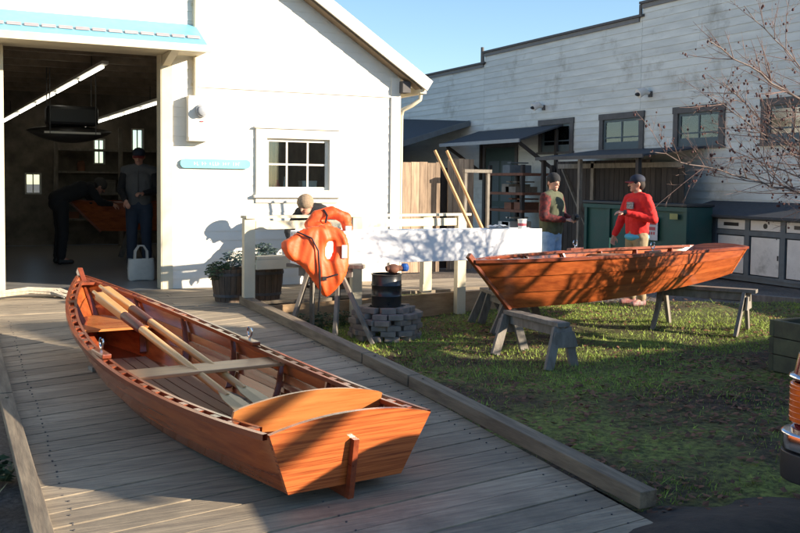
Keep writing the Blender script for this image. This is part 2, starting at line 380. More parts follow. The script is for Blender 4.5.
# ---------------------------------------------------------------- white workshop
W=11.34
ws=thing('boat_workshop','bright white clapboard workshop with open doorway and pale blue awning','building',(5.4,W,.0))
def wp(b,name,m,parent=ws,**k):   # world-space mesh hung under a thing with an offset origin
    o=b.build(name,m,None,**k); o.parent=parent; o.matrix_parent_inverse=Matrix.Translation(parent.location).inverted() if parent.rotation_euler[2]==0 else (Matrix.Translation(parent.location)@parent.rotation_euler.to_matrix().to_4x4()).inverted(); return o
rk=lambda z: 5.38-(z-3.04)/.655
rkl=lambda z: -4.78+(z-3.04)/.655
DOOR=(.50,2.26,.3,3.14); WIN=(3.56,4.40,1.50,2.15)
b=MB()
# structural wall around the openings (12 cm thick)
b.box(-4.78,DOOR[0],W+.001,W+.12,.0,2.87); b.box(DOOR[0],DOOR[1],W+.001,W+.12,3.14,3.9); b.box(DOOR[1],WIN[0],W+.001,W+.12,.0,2.87)
b.box(WIN[0],WIN[1],W+.001,W+.12,.0,WIN[2]); b.box(WIN[0],WIN[1],W+.001,W+.12,WIN[3],2.87); b.box(WIN[1],5.38,W+.001,W+.12,.0,2.87)
b.prism([(DOOR[1],2.872),(5.376,2.872),(5.376,3.045),(.52,6.22),(DOOR[1],3.902)],'y',W+.001,W+.12)
b.prism([(-4.776,2.872),(DOOR[0],2.872),(DOOR[0],6.2),(-4.776,3.03)],'y',W+.001,W+.12)
b.prism([(DOOR[0],3.902),(DOOR[1]-.001,3.902),(.52,6.21)],'y',W+.001,W+.12)
clap(b,'x',W,-1,-4.7,5.30,.3,6.0,.115,[(DOOR[0]-.02,DOOR[1]+.02,.3,3.2),(WIN[0]-.02,WIN[1]+.02,WIN[2]-.02,WIN[3]+.02)],lambda z,a,c:(max(a,rkl(z)+.02),min(c,rk(z)-.02)),seg=4.5,lap=.008)
b.box(5.26,5.27,W+.12,19.6,0,2.86)
b.box(5.27,5.38,W+.12,19.6,0,2.86); b.box(-4.78,-4.68,W+.12,19.6,0,2.86)
wp(b,'wall',M_white)
b=MB(); b.box(5.27,5.40,W-.03,W-.004-.005,.3,3.0); b.box(5.385,5.41,W-.028,W+.10,.3,2.80); wp(b,'corner_board',M_white,bevel=.003)
b=MB(); b.box(2.70,5.27,W-.026,W-.009,2.735,2.76); wp(b,'belt_board',M_white)
b=MB(); b.box(DOOR[1]+.0,DOOR[1]+.13,W-.034,W-.009,.3,3.14); b.box(DOOR[1]-.012,DOOR[1]-.001,W-.03,W+.2,.3,3.13); b.box(DOOR[0]-.20,DOOR[0]+.03,W-.034,W-.009,.3,3.14); b.box(DOOR[0]-.03,DOOR[1]+.03,W-.02,W+.2,3.1,3.138); wp(b,'door_frame',M_cream,bevel=.003)
# roof planes and rake boards
ov=.20; b=MB()
for s,x0,x1 in ((1,5.68,.30),(-1,-5.08,.30)):
    z0=2.855; z1=6.38
    b.add([(x0,W-ov,z0),(x1,W-ov,z1),(x1,20.1,z1),(x0,20.1,z0),(x0,W-ov,z0+.05),(x1,W-ov,z1+.05),(x1,20.1,z1+.05),(x0,20.1,z0+.05)],[(0,1,2,3),(7,6,5,4),(0,4,5,1),(1,5,6,2),(2,6,7,3),(3,7,4,0)])
wp(b,'roof',M_white)
b=MB(); b.beam((5.74,W-ov-.02,2.895),(.30,W-ov-.02,6.46),.035,.15,up=(0,0,1)); b.beam((-5.14,W-ov-.02,2.895),(.30,W-ov-.02,6.46),.035,.15)
wp(b,'rake_board',M_white)
b=MB(); b.beam((5.64,W-ov/2-.005,2.855),(.32,W-ov/2-.005,6.335),ov-.04,.02); b.beam((-5.10,W-ov/2-.005,2.815),(.28,W-ov/2-.005,6.335),ov-.04,.02); wp(b,'soffit',mat('brown_soffit',(.22,.16,.10),rough=.8))
b=MB()
for y in (W-.40,W-.2): pass
b.beam((5.67,W-ov+.02,2.84),(5.67,20,2.84),.09,.09); wp(b,'gutter',M_cream)
b=MB(); b.tube([(5.66,W-.12,2.80),(5.65,W-.12,2.72),(5.55,W-.08,2.64),(5.445,W-.02,2.58),(5.44,W+.02,2.5),(5.44,W+.02,.35)],.028,10); wp(b,'downspout',M_cream,smooth=True)
b=MB(); b.box(5.385,5.5,W-.14,W+.05,2.80,2.95); wp(b,'eave_block',M_trimgrey)
# awning over the door
aw=MB(); T=[(W-.01,3.475),(W-.60,3.165),(W-.60,3.14),(W-.01,3.44)]
aw.prism(T,'x',-.6,2.67); awn=wp(aw,'awning',M_blue)
b=MB(); b.box(-.6,2.70,W-.645,W-.602,3.075,3.155); b.box(2.64,2.70,W-.60,W-.012,3.10,3.14); fa=b.build('fascia',M_cream); fa.parent=awn
b=MB(); b.box(-.6,2.64,W-.60,W-.03,3.095,3.11); so=b.build('soffit',M_cream); so.parent=awn
b=MB(); x=-.5
while x<2.6:
    y0=W-.40; z0=3.475-(.39)*.525+.008
    b.add([(x,y0-.055,z0-.029),(x+.145,y0-.055,z0-.029),(x+.145,y0,z0),(x,y0,z0),(x,y0-.055,z0-.017),(x+.145,y0-.055,z0-.017),(x+.145,y0,z0+.012),(x,y0,z0+.012)],[(0,3,2,1),(4,5,6,7),(0,1,5,4),(1,2,6,5),(2,3,7,6),(3,0,4,7)])
    x+=.175
sh=b.build('shingle_course',mat('pinkish_shingle',(.42,.36,.38),rough=.7)); sh.parent=awn
b=MB(); b.prism([(W-.58,3.09),(W-.03,3.09),(W-.03,2.96)],'x',2.27,2.36); br=b.build('bracket',M_cream); br.parent=awn
# window
wf=MB(); x0,x1,z0,z1=WIN
for a in ((3.42,4.53,W-.036,W-.009,z1,z1+.12),(3.42,3.56,W-.036,W-.009,z0-.06,z1),(4.40,4.53,W-.036,W-.009,z0-.06,z1),(3.56,4.40,W-.036,W-.009,z0-.06,z0)): wf.box(*a)
wf.box(3.40,4.55,W-.06,W-.009,z1+.12,z1+.14); wf.box(3.39,4.56,W-.075,W-.009,z0-.095,z0-.06); wf.box(3.42,4.53,W-.03,W-.009,z0-.16,z0-.095)
win=wp(wf,'window',M_white,bevel=.003)
b=MB()
for xx in (x0+.02,x1-.02): b.box(xx-.02,xx+.02,W+.02,W+.05,z0,z1)
for zz in (z0+.02,z1-.02): b.box(x0+.04,x1-.04,W+.02,W+.05,zz-.02,zz+.02)
for i in (1,2): xx=x0+(x1-x0)*i/3; b.box(xx-.011,xx+.011,W+.022,W+.048,z0+.04,z1-.04)
for i in range(3):
    xa=x0+(x1-x0)*i/3+.012; b.box(xa if i else x0+.04,x0+(x1-x0)*(i+1)/3-.012 if i<2 else x1-.04,W+.022,W+.048,(z0+z1)/2-.011,(z0+z1)/2+.011)
sa=b.build('sash',M_white); sa.parent=win
b=MB(); b.box(x0+.03,x1-.03,W+.033,W+.036,z0+.03,z1-.03); pn=b.build('pane',glass('clear_pane',alpha=.06)); pn.parent=win
# interior of the workshop
struct((lambda b:(b.box(-4.6,5.2,W+.03,19.5,.2,.298),b.box(.45,2.3,W-.02,W+.03,.2,.2985),b)[2])(MB()).build('workshop_floor',M_conc))
b=MB()
bw=[(2.58,2.75,1.93,2.38),(3.32,3.51,2.18,2.61),(1.31,1.55,1.33,1.68)]
us=sorted({-4.6,5.2,*[q for w in bw for q in w[:2]]}); 
for i in range(len(us)-1):
    a,c=us[i],us[i+1]; hs=[w for w in bw if w[0]<=a+1e-6 and w[1]>=c-1e-6]
    if hs: b.box(a,c,19.5,19.6,.3,hs[0][2]); b.box(a,c,19.5,19.6,hs[0][3],3.6)
    else: b.box(a,c,19.5,19.6,.3,3.6)
b.box(-4.68,-4.6,W+.13,19.5,.3,3.6); b.box(5.2,5.255,W+.13,19.5,.3,2.9)
wp(b,'inner_wall',M_inside)
b=MB(); b.box(-4.6,5.2,W+.13,19.5,3.42,3.46); wp(b,'ceiling',mat('shop_ceiling',(.42,.36,.28),(.28,.24,.19),rough=.9,scale=2))
b=MB()
for i in range(9): b.box(-4.6,5.2,12.1+i*.85,12.18+i*.85,3.24,3.42)
wp(b,'rafters',mat('rafter_wood',(.34,.27,.20),(.22,.18,.13),rough=.85))
for w in bw:
    b=MB(); b.box(w[0]-.03,w[0],19.48,19.52,w[2]-.03,w[3]+.03); b.box(w[1],w[1]+.03,19.48,19.52,w[2]-.03,w[3]+.03); b.box(w[0],w[1],19.48,19.52,w[2]-.03,w[2]); b.box(w[0],w[1],19.48,19.52,w[3],w[3]+.03); b.box((w[0]+w[1])/2-.01,(w[0]+w[1])/2+.01,19.53,19.56,w[2],w[3]); bwn=wp(b,'back_window',M_white)
    b=MB(); b.box(w[0],w[1],19.57,19.573,w[2],w[3]); o=b.build('pane',glass('back_pane',alpha=.0)); o.parent=bwn
for k,(a,c,lab) in enumerate(([((.88,19,2.65),(1.86,13,3.11),'long fluorescent fitting left under the workshop ceiling'),((2.33,19.3,2.62),(2.87,14.5,2.78),'long fluorescent fitting right of the ceiling, nearer the door jamb')])):
    t=thing('ceiling_light',lab,'ceiling light',a,group='fluorescent lights in the workshop')
    d=Vector(c)-Vector(a); q=MB(); q.beam((0,0,.05),d+Vector((0,0,.05)),.09,.04); q.build('housing',M_white,t)
    q=MB(); [q.tube([d*(k/5+.01),d*(k/5+.185)],.016,8) for k in range(5)]; q.build('tube',M_tube,t)
    q=MB(); q.tube([d*.1+Vector((0,0,.07)),d*.1+Vector((0,0,.3))],.006,6); q.tube([d*.9+Vector((0,0,.07)),d*.9+Vector((0,0,.3))],.006,6); q.build('hanger',M_black,t)
# shelves with clutter along the back
t=thing('storage_shelf','dim wooden shelves with odds and ends along the workshop back wall','shelf',(0,19.2,.3))
for j,z in enumerate((.5,1.0,1.42,1.85)):
    q=MB(); q.box(1.8,5.0,-.2,.25,z,z+.04); q.build('shelf_board',M_grey,t)
for x in (1.8,3.0,4.1,5.0): q=MB(); q.box(x-.04,x+.04,-.22,-.16,0,2.3); q.build('upright',M_grey,t)
for i in range(16):
    x=random.uniform(1.9,4.8); z=random.choice((.54,1.04,1.46)); h=random.uniform(.1,.3); w=random.uniform(.06,.16)
    m=random.choice([M_grey,M_cabw,M_rust,M_door,M_blocks]); q=MB()
    if i%2: q.box(-w,w,-.09,.09,0,h); q.box(-w-.01,w+.01,-.1,.1,h*.75,h*.8)
    else: q.lathe((0,0,0),[(w*.5,0),(w*.5,h*.8),(w*.35,h*.85),(w*.35,h)],12)
    o=q.build('storage_box' if i%2 else 'storage_tin',m); o.location=(x,19.2,.3+z)
    tag(o,'small %s on the dim shelves at the back of the workshop'%('box' if i%2 else 'tin'),'box' if i%2 else 'tin','odds and ends on the back shelves')
# things seen through the workshop window
t=thing('work_shelf','pale wooden work shelf just inside the workshop window','shelf',(3.3,W+.30,1.44)); q=MB(); q.box(0,1.4,-.15,.15,0,.04); q.build('shelf_board',M_pine,t); q=MB(); q.box(.36,.43,-.02,.04,.04,1.0); q.box(.50,.53,.02,.06,.04,1.0); q.build('upright',M_pine,t)
for i,(x,m,h,r,lab) in enumerate(((3.66,mat('green_glass',(.25,.40,.10),rough=.2),.16,.025,'small green bottle'),(3.78,mat('red_tin_paint',(.55,.05,.04),rough=.4),.15,.035,'small red bottle'),(3.88,M_white,.19,.022,'slim white bottle'))):
    q=MB(); q.lathe((0,0,0),[(r,0),(r,h*.6),(r*.45,h*.78),(r*.45,h)],14); o=q.build('bottle',m,smooth=True); o.location=(x,W+.22,1.481); tag(o,lab+' standing inside the workshop window','bottle')
q=MB(); q.box(0,.20,0,.15,0,.12); q.box(-.004,.204,-.004,.154,.1205,.14); o=q.build('carton',M_white,bevel=.003); o.location=(4.12,W+.22,1.481); tag(o,'white carton standing inside the right pane of the workshop window','carton')
q=MB(); q.box(3.9,4.02,W+2.5,W+2.55,1.7,3.2); q.box(4.08,4.2,W+2.5,W+2.55,1.7,3.2); q.box(3.7,4.4,W+2.49,W+2.6,2.05,2.13); q.box(3.3,5.1,W+3.0,W+3.1,.3,1.3); tag(q.build('stud_frame',M_pine),'pale timber stud frame standing inside the workshop behind the window','frame')
# fixtures on the wall
t=thing('meter_box','white electric meter box on the wall beside the doorway','meter box',(2.68,W-.01,2.08))
q=MB(); q.box(-.125,.125,-.14,0,0,.54); q.build('box',M_white,t,bevel=.006)
q=MB(); q.box(-.13,.13,-.145,-.141,.05,.5); q.build('cover',M_white,t)
q=MB(); q.lathe((0,0,0),[(.075,0),(.08,.03),(.07,.05)],20); q.lathe((0,0,.05),[(.062,0),(.058,.045),(.03,.06)],20); o=q.build('meter',mat('meter_glass_grey',(.45,.47,.5),rough=.2),t,smooth=True); o.rotation_euler=(PI/2,0,0); o.location=(0.03,-.145,.36)
q=MB(); q.box(-.02,.02,-.012,0,-.0,.012); o=q.build('label_plate',M_pink,t); o.location=(.03,-.147,.23)
q=MB(); q.tube([(2.66,W-.045,2.63),(2.66,W-.045,6.1)],.03,10); 
for z in (2.75,3.1,3.7): q.box(2.615,2.705,W-.03,W-.009,z,z+.03)
tag(q.build('conduit_pipe',M_cream,smooth=True),'cream conduit pipe rising from the electric meter box','pipe')
t=thing('name_board','pale blue rounded sign board on the white wall below the meter box','sign',(2.915,W-.012,1.815))
q=MB(); pts=[]; 
for i in range(17): a=-PI/2+PI*i/16; pts.append((.38+.055*math.cos(a),.055*math.sin(a)))
for i in range(17): a=PI/2+PI*i/16; pts.append((-.38+.055*math.cos(a),.055*math.sin(a)))
q.prism(pts,'y',-.03,0); q.build('board',mat('sign_blue',(.20,.55,.60),rough=.5),t)
q=MB(); x=-.27; rs=random.Random(3)
while x<.28:
    if rs.random()<.84:
        hh=rs.choice((.03,.036,.04)); q.box(x,x+.006,-.033,-.0302,-hh/2,hh/2)
        if rs.random()<.6: zz=rs.choice((-hh/2,hh/2-.006,-.003)); q.box(x+.0062,x+.02,-.033,-.0302,zz,zz+.006)
    x+=.032
q.build('lettering',M_white,t)
# ---------------------------------------------------------------- boats
def lag(v,s):
    k=len(v)-1; o=0
    for i in range(k+1):
        t=1.
        for j in range(k+1):
            if i!=j: t*=(s-j/k)/(i/k-j/k)
        o+=v[i]*t
    return o
def boat(label,group,p,pose,full=True,name='rowing_boat'):
    x,y,a,z,pp,r=pose
    t=thing(name,label,'boat',(x,y,z),(r,-pp,a),group)
    n=44; S=[i/n for i in range(n+1)]
    B=lambda s:lag([p['b0'],p['b1'],p['b2'],p['b3'],.018],s); Hh=lambda s:lag([p['h0'],p['hm'],p['h1']],s)
    Cc=lambda s:lag([p['c0'],p['c1'],p['c2'],p['c3'],.016],s); K=lambda s:lag([p['k0'],0,p['k1']],s)
    Lc=p['L']-p['trk']-p['srk']
    def pt(s,f,side,off=0.):   # f 0 chine .. 1 sheer, slight outward belly
        xs=s*p['L']; xc=p['trk']+s*Lc
        X=xc+(xs-xc)*f; bel=.03*math.sin(PI*f)*math.sin(PI*min(1,s*1.0))**.5 if 0<s<1 else 0
        Y=Cc(s)+(B(s)-Cc(s))*f+bel+off; Z=K(s)+(Hh(s)-K(s))*f
        return Vector((X,side*max(Y,.004),Z))
    F=[0,.36,.69,1.0]
    for side in (1,-1):
        for j in range(3):
            q=MB(); lo=[]; hi=[]; li=[]; h2=[]
            for s in S:
                e=min(1,s/.03,(1-s)/.02); o1=.016*e if j else 0
                f0=F[j]-(.03 if j else 0)
                lo.append(pt(s,f0,side,o1)); hi.append(pt(s,F[j+1],side,.0)); li.append(pt(s,f0,side,o1-.009)); h2.append(pt(s,F[j+1],side,-.009))
            q.grid([[lo[i],hi[i],h2[i],li[i]] for i in range(len(S))],closed=True)
            q.build('strake',M_varn,t,smooth=True)
    # flat bottom with chine edge
    q=MB(); q.grid([[pt(s,0,1)+Vector((0,0,-.001)),pt(s,0,-1)+Vector((0,0,-.001)),pt(s,0,-1)+Vector((0,0,.012)),pt(s,0,1)+Vector((0,0,.012))] for s in S],closed=True); q.build('bottom_planking',M_varnD,t)
    # floor boards inside
    q=MB()
    for k in range(-2,3):
        w=.085; yc=k*.095; A=[];Bb=[]
        for s in [i/20 for i in range(2,18)]:
            c=Cc(s)-.03
            if abs(yc)+w/2<c: X=p['trk']+s*Lc; A.append((X,yc-w/2,K(s)+.03)); Bb.append((X,yc+w/2,K(s)+.03))
        if len(A)>2: q.strip(A,Bb,.012)
    q.build('floorboards',M_floorw,t)
    # transom with crowned top edge
    TL=pt(0,1,1); TB=pt(0,0,1); ax=(TL-TB); 
    bw_,cw=TL.y+.006,TB.y+.004; zt,zb=TL.z,TB.z; xr=lambda zz: TL.x+(zz-zt)*(TB.x-TL.x)/(zb-zt)
    cr=.062 if full else .03
    poly=[(-cw,zb),(cw,zb),(bw_,zt+.002)]+[(bw_*(1-2*i/16),zt+.002+cr*(1-abs(1-2*i/16)**2.2)) for i in range(1,16)]+[(-bw_,zt+.002)]
    q=MB(); m_=len(poly); vs=[(xr(zz)-.028,yy,zz) for yy,zz in poly]+[(xr(zz)-.002,yy,zz) for yy,zz in poly]
    q.add(vs,[tuple(range(m_)),tuple(range(2*m_-1,m_-1,-1))]+[(i,i+m_,(i+1)%m_+m_,(i+1)%m_) for i in range(m_)]); q.build('transom',M_trans,t)
    # stem and skeg
    q=MB(); a1=pt(1,1,1); a0=pt(1,0,1); a1=Vector((a1.x,0,a1.z)); a0=Vector((a0.x,0,a0.z)); d=(a1-a0).normalized()
    q.beam(a0-d*.015,a1+d*.075,.045,.055,up=(1,0,0)); q.build('stem',M_varnD,t,bevel=.006)
    q=MB(); q.beam((-.03+xr(zb)-.02,0,zb-.075),(xr(zb+.24)-.045,0,zb+.24),.03,.035,up=(1,0,0)); q.prism([(xr(zb)-.03,zb-.07),(xr(zb)-.03,zb),(.95,.0),(.95,-.012)],'y',-.012,.012); q.build('skeg',M_varnD,t)
    # gunwales: rub rail outside, open inwale with blocks inside
    SS=[i/60 for i in range(61)]
    for side in (1,-1):
        q=MB(); q.grid([[pt(s,1,side,.001)+Vector((0,0,.006)),pt(s,1,side,.026)+Vector((0,0,.004)),pt(s,1,side,.024)+Vector((0,0,-.026)),pt(s,1,side,.001)+Vector((0,0,-.024))] for s in SS],closed=True); q.build('rub_rail',M_varnD,t)
        q=MB(); s1=[s for s in SS if .02<s<.97]; q.grid([[pt(s,1,side,-.042)+Vector((0,0,.005)),pt(s,1,side,-.062)+Vector((0,0,.005)),pt(s,1,side,-.062)+Vector((0,0,-.02)),pt(s,1,side,-.042)+Vector((0,0,-.02))] for s in s1],closed=True)
        s=.03
        while s<.96:
            w=.015; c=[pt(s,1,side,-.0095),pt(s+w,1,side,-.0095),pt(s+w,1,side,-.0415),pt(s,1,side,-.0415)]
            q.add([v+Vector((0,0,-.018)) for v in c]+[v+Vector((0,0,.003)) for v in c],[(0,1,2,3),(7,6,5,4),(0,4,5,1),(1,5,6,2),(2,6,7,3),(3,7,4,0)]); s+=.040
        q.build('inwale',M_varnD,t)
        # ribs
        for s in (.10,.25,.40,.56,.72,.86):
            A=[pt(s,f,side,-.016) for f in (.10,.3,.5,.75,.97)]; Bq=[v+Vector((0,-side*(.05-.022*i/4),0)) for i,v in enumerate(A)]
            q=MB(); q.strip(A,Bq,.022); q.build('rib',M_varnD,t)
        # riser
        q=MB(); s2=[i/40 for i in range(6,38)]; q.grid([[pt(s,.56,side,-.011),pt(s,.56,side,-.032),pt(s,.48,side,-.032),pt(s,.48,side,-.011)] for s in s2],closed=True); q.build('seat_riser',M_varnD,t)
        # rowlock pad + rowlock
        s=.50; c=pt(s,1,side,-.03); q=MB(); q.box(c.x-.11,c.x+.11,min(c.y-.03*1,c.y+.03),max(c.y-.03,c.y+.03),c.z+.002,c.z+.03); pad=q.build('rowlock_pad',M_varnD,t,bevel=.006)
        q=MB(); q.tube([c+Vector((0,0,.03)),c+Vector((0,0,.05))],.008,8)
        q.tube([c+Vector((.033*math.sin(u),0,.085-.035*math.cos(u))) for u in [rad(-140+280*i/14) for i in range(15)]],.006,8); rl=q.build('rowlock',M_chrome,pad,smooth=True)
    # thwarts
    def thwart(s,w,f,name,m):
        c=pt(s,f,1,-.012); ya=c.y; q=MB(); q.box(c.x-w/2,c.x+w/2,-ya,ya,c.z-.001,c.z+.02); return q.build(name,m,t,bevel=.004)
    thwart(.42,.22,.84,'thwart',M_seat); thwart(.68,.20,.58,'thwart',M_seat) if not full else None
    # bow seat
    s0=.80; q=MB(); P_=[pt(s,.60,1,-.012) for s in (s0,.86,.92,.96)]; poly=[(v.x,v.y) for v in P_]+[(v.x,-v.y) for v in P_[::-1]]; zz=P_[0].z; q.prism(poly,'z',zz,zz+.018); q.build('bow_seat',M_varnL,t)
    q=MB(); P_=[pt(s,.98,1,-.012) for s in (.955,.975,.99)]; poly=[(v.x,v.y) for v in P_]+[(v.x,-v.y) for v in P_[::-1]]; q.prism(poly,'z',P_[0].z-.01,P_[0].z+.012); q.build('breasthook',M_varnD,t)
    # stern sheets and arched back rest
    q=MB(); P_=[pt(s,.5,1,-.012) for s in (.015,.08,.15,.2)]; poly=[(v.x,v.y) for v in P_]+[(v.x,-v.y) for v in P_[::-1]]; q.prism(poly,'z',P_[0].z-.02,P_[0].z-.002); q.build('stern_seat',M_varnL,t)
    sb=.105; cb=pt(sb,.55,1,-.014); ct=pt(sb,1,1,-.058); q=MB(); zt2=ct.z+.055
    poly=[(-cb.y,cb.z),(cb.y,cb.z),(ct.y,ct.z-.03),(ct.y-.004,zt2-.012),(ct.y-.03,zt2)]+[((ct.y-.03)*(1-2*i/16),zt2+.055*(1-abs(1-2*i/16)**2)) for i in range(1,16)]+[(-ct.y+.03,zt2),(-ct.y+.004,zt2-.012),(-ct.y,ct.z-.03)]
    m_=len(poly); xb=lambda zz: cb.x-.10*(zz-cb.z)/.3
    vs=[(xb(zz),yy,zz) for yy,zz in poly]+[(xb(zz)+.018,yy,zz) for yy,zz in poly]
    if full: q.add(vs,[tuple(range(m_)),tuple(range(2*m_-1,m_-1,-1))]+[(i,i+m_,(i+1)%m_+m_,(i+1)%m_) for i in range(m_)]); q.build('seat_back',M_varnL,t)
    return t,pt
P1=dict(L=4.264,b0=.457,b1=.548,b2=.552,b3=.407,h0=.366,hm=.331,h1=.571,c0=.323,c1=.368,c2=.377,c3=.268,k0=.054,k1=.087,trk=.049,srk=.626)
P2=dict(L=4.189,b0=.36,b1=.50,b2=.543,b3=.45,h0=.39,hm=.435,h1=.472,c0=.30,c1=.385,c2=.383,c3=.29,k0=.084,k1=-.02,trk=.276,srk=.48)
b1,pt1=boat('varnished wooden rowing boat with oars inside, lying on the ramp in the foreground','varnished wooden rowing boats',P1,(1.731,4.156,1.749,.087,.031,.015))
b2,pt2=boat('varnished wooden rowing boat set up on sawhorses over the grass, raked bow to the left','varnished wooden rowing boats',P2,(8.462,8.586,3.388,.498,-.018,.035),full=False)
# supporting chocks under the first boat
for lx,lab in ((.55,'wooden chock under the stern of the near boat'),(3.1,'wooden chock under the bow of the near boat')):
    R_=Matrix.Rotation(1.749,4,'Z'); w=Vector((1.731,4.156,0))+R_@Vector((lx,0,0)); zg=rz(w.y); zt_=.087+lx*.031
    q=MB(); q.box(-.05,.05,-.28,.28,0,max(.03,zt_-zg+ (.0 if lx<1 else .02))); o=q.build('boat_chock',M_grey); o.location=(w.x,w.y,zg+.002); o.rotation_euler=(0,0,1.749); tag(o,lab,'chock')
# oars
def oar(name_label,P0,P1_):
    a=Vector(P0); c=Vector(P1_); d=c-a; L=d.length; d.normalize()
    R_=d.to_track_quat('X','Z'); t=thing('oar',name_label,'oar',a,R_.to_euler(),'oars lying in the near boat')
    q=MB(); q.tube([(0,0,0),(.10,0,0),(.11,0,0)],[.014,.016,.02],10); q.build('handle',M_oar,t,smooth=True)
    q=MB(); q.beam((.11,0,0),(.62,0,0),.066,.066,w2=.06,h2=.06); q.build('loom',M_oar,t,bevel=.01)
    q=MB(); q.tube([(.62,0,0),(.64,0,0),(.92,0,0),(.94,0,0)],[.033,.036,.034,.03],12); q.build('leather',M_leather,t,smooth=True)
    q=MB(); q.tube([(.94,0,0),(L-.7,0,0),(L-.6,0,0)],[.028,.025,.018],10); q.build('shaft',M_oar,t,smooth=True)
    q=MB(); xs=[L-.68,L-.55,L-.3,L-.05,L]; ws=[.022,.055,.07,.075,.06]; q.grid([[(x,-w,.006),(x,0,.012),(x,w,.006),(x,w,-.002),(x,0,-.008),(x,-w,-.002)] for x,w in zip(xs,ws)],closed=True); n=len(q.v); q.f+=[tuple(range(6)),tuple(range(n-6,n))]; q.mi+=[0,0]
    q.build('blade',mat('oar_blade_varnish',(.46,.32,.15),rough=.35,scale=4,stretch=(.6,6,6)),t); return t
oar('oar with thick squared loom lying nearest the left side of the near boat',(.985,7.55,.74),(1.60,4.85,.22))
oar('oar with thick squared loom lying nearest the middle of the near boat',(1.06,7.75,.76),(1.76,5.0,.22))
# ---------------------------------------------------------------- sawhorses
def sawhorse(label,A,Bq,zt,feetA,feetB,m=M_grey,gusset=True,beamw=.13,over=.12,group='wooden sawhorses'):
    A=Vector((*A,zt)); Bq=Vector((*Bq,zt)); o=(A+Bq)/2; o.z=0; t=thing('sawhorse',label,'sawhorse',o,group=group)
    d=(Bq-A).normalized(); q=MB(); q.beam(A-d*over-o-Vector((0,0,.02)),Bq+d*over-o-Vector((0,0,.02)),beamw,.04); q.build('top_plank',m,t,bevel=.004)
    q=MB(); q.beam(A-d*over*.5-o-Vector((0,0,.085)),Bq+d*over*.5-o-Vector((0,0,.085)),.04,.088); q.build('beam',m,t)
    sd=Vector((-d.y,d.x,0))
    for P_,ft in ((A,feetA),(Bq,feetB)):
        for f in ft:
            f=Vector((*f,0)); s_=1 if (f-P_).dot(sd)>0 else -1; top=P_+sd*s_*.05-Vector((0,0,.05)); q=MB(); q.beam(top-o,f-o,.085,.035,up=d); q.build('leg',m,t)
        if gusset:
            q=MB(); w1,w2=.10,.20; e=d*(.03 if P_ is Bq else -.03); c=P_-o+e; q.add([c+sd*w1-Vector((0,0,.08)),c-sd*w1-Vector((0,0,.08)),c-sd*w2*.72-Vector((0,0,.22)),c+sd*w2*.72-Vector((0,0,.22))]+[c+e*.6+sd*w1-Vector((0,0,.08)),c+e*.6-sd*w1-Vector((0,0,.08)),c+e*.6-sd*w2*.72-Vector((0,0,.22)),c+e*.6+sd*w2*.72-Vector((0,0,.22))],[(0,1,2,3),(7,6,5,4),(0,4,5,1),(1,5,6,2),(2,6,7,3),(3,7,4,0)]); q.build('gusset',m,t)
    return t
sawhorse('grey weathered sawhorse under the bow of the raised boat, nearest the camera',(4.83,7.60),(4.83,6.76),.405,[(4.60,7.50),(4.97,7.56)],[(4.64,6.68),(4.96,6.75)],beamw=.13,over=.03)
sawhorse('grey sawhorse half hidden behind the bow of the raised boat',(5.45,8.55),(5.6,9.3),.40,[(5.22,8.55),(5.78,8.45)],[(5.4,9.35),(5.85,9.25)],gusset=False)
sawhorse('dark sawhorse with pale gusset under the transom end of the raised boat',(7.30,8.27),(7.80,7.54),.50,[(7.0,8.10),(7.53,8.42)],[(7.53,7.40),(8.02,7.70)])
# long plank end resting on the far horse towards the right
b=MB(); b.beam((6.9,7.72,.52),(7.95,7.45,.52),.2,.03)
# ---------------------------------------------------------------- railing
t=thing('deck_railing','cream painted railing with a low bench rail along the raised deck edge','railing',(2.82,9.6,.3))
RL=lambda x: 9.58+.165*(x-2.82)
for x,z0 in ((2.82,.3),(4.13,.0),(5.12,.3),(5.62,.0)):
    q=MB(); yy=RL(x)-(0 if z0 else .03); q.box(x-.06-2.82,x+.06-2.82,yy-.045-9.6,yy+.045-9.6,z0-.3,.915); q.build('post',M_cream,t,bevel=.004)
def rail(x0,x1,zc,w,h,name,dy=0): q=MB(); q.beam((x0-2.82,RL(x0)-9.6+dy,zc-.3),(x1-2.82,RL(x1)-9.6+dy,zc-.3),w,h); return q.build(name,M_cream,t,bevel=.003)
rail(2.76,5.75,1.232,.14,.03,'cap_rail'); rail(2.885,5.55,1.145,.035,.09,'top_rail',-.03); rail(2.885,4.06,.80,.16,.03,'bench_rail',-.0); rail(2.885,4.06,.73,.035,.105,'bench_apron',-.07)
# ---------------------------------------------------------------- long white board box on trestles
t=thing('white_board_box','long white painted box beam lying on trestles beside the railing','box beam',(4.5,8.9,.78))
q=MB(); q.box(-1.39,1.49,-.10,-.08,0,.335); q.box(-1.39,1.49,.16,.18,0,.335); q.box(-1.39,1.49,-.08,.16,.31,.33); q.box(-1.39,1.49,-.08,.16,.0,.02); q.box(-1.38,-1.36,-.08,.16,.02,.31); q.box(1.46,1.48,-.08,.16,.02,.31); q.build('box_panels',M_board,t,bevel=.003)
q=MB(); q.box(1.40,1.47,-.11,-.05,-.03,.0); q.tube([(1.44,-.115,-.02),(1.44,-.115,.02)],.012,8); q.build('cleat',M_grey,t)
sawhorse('weathered trestle under the left end of the white box beam',(3.30,8.98),(3.55,8.80),.78,[(3.05,9.0),(3.45,9.35)],[(3.42,8.62),(3.78,8.48)],gusset=False,beamw=.10,over=.25)
sawhorse('trestle under the right end of the white box beam',(5.66,8.80),(5.72,9.15),.78,[(5.45,8.82),(5.98,8.78)],[(5.48,9.25),(6.0,9.2)],gusset=False,beamw=.10)
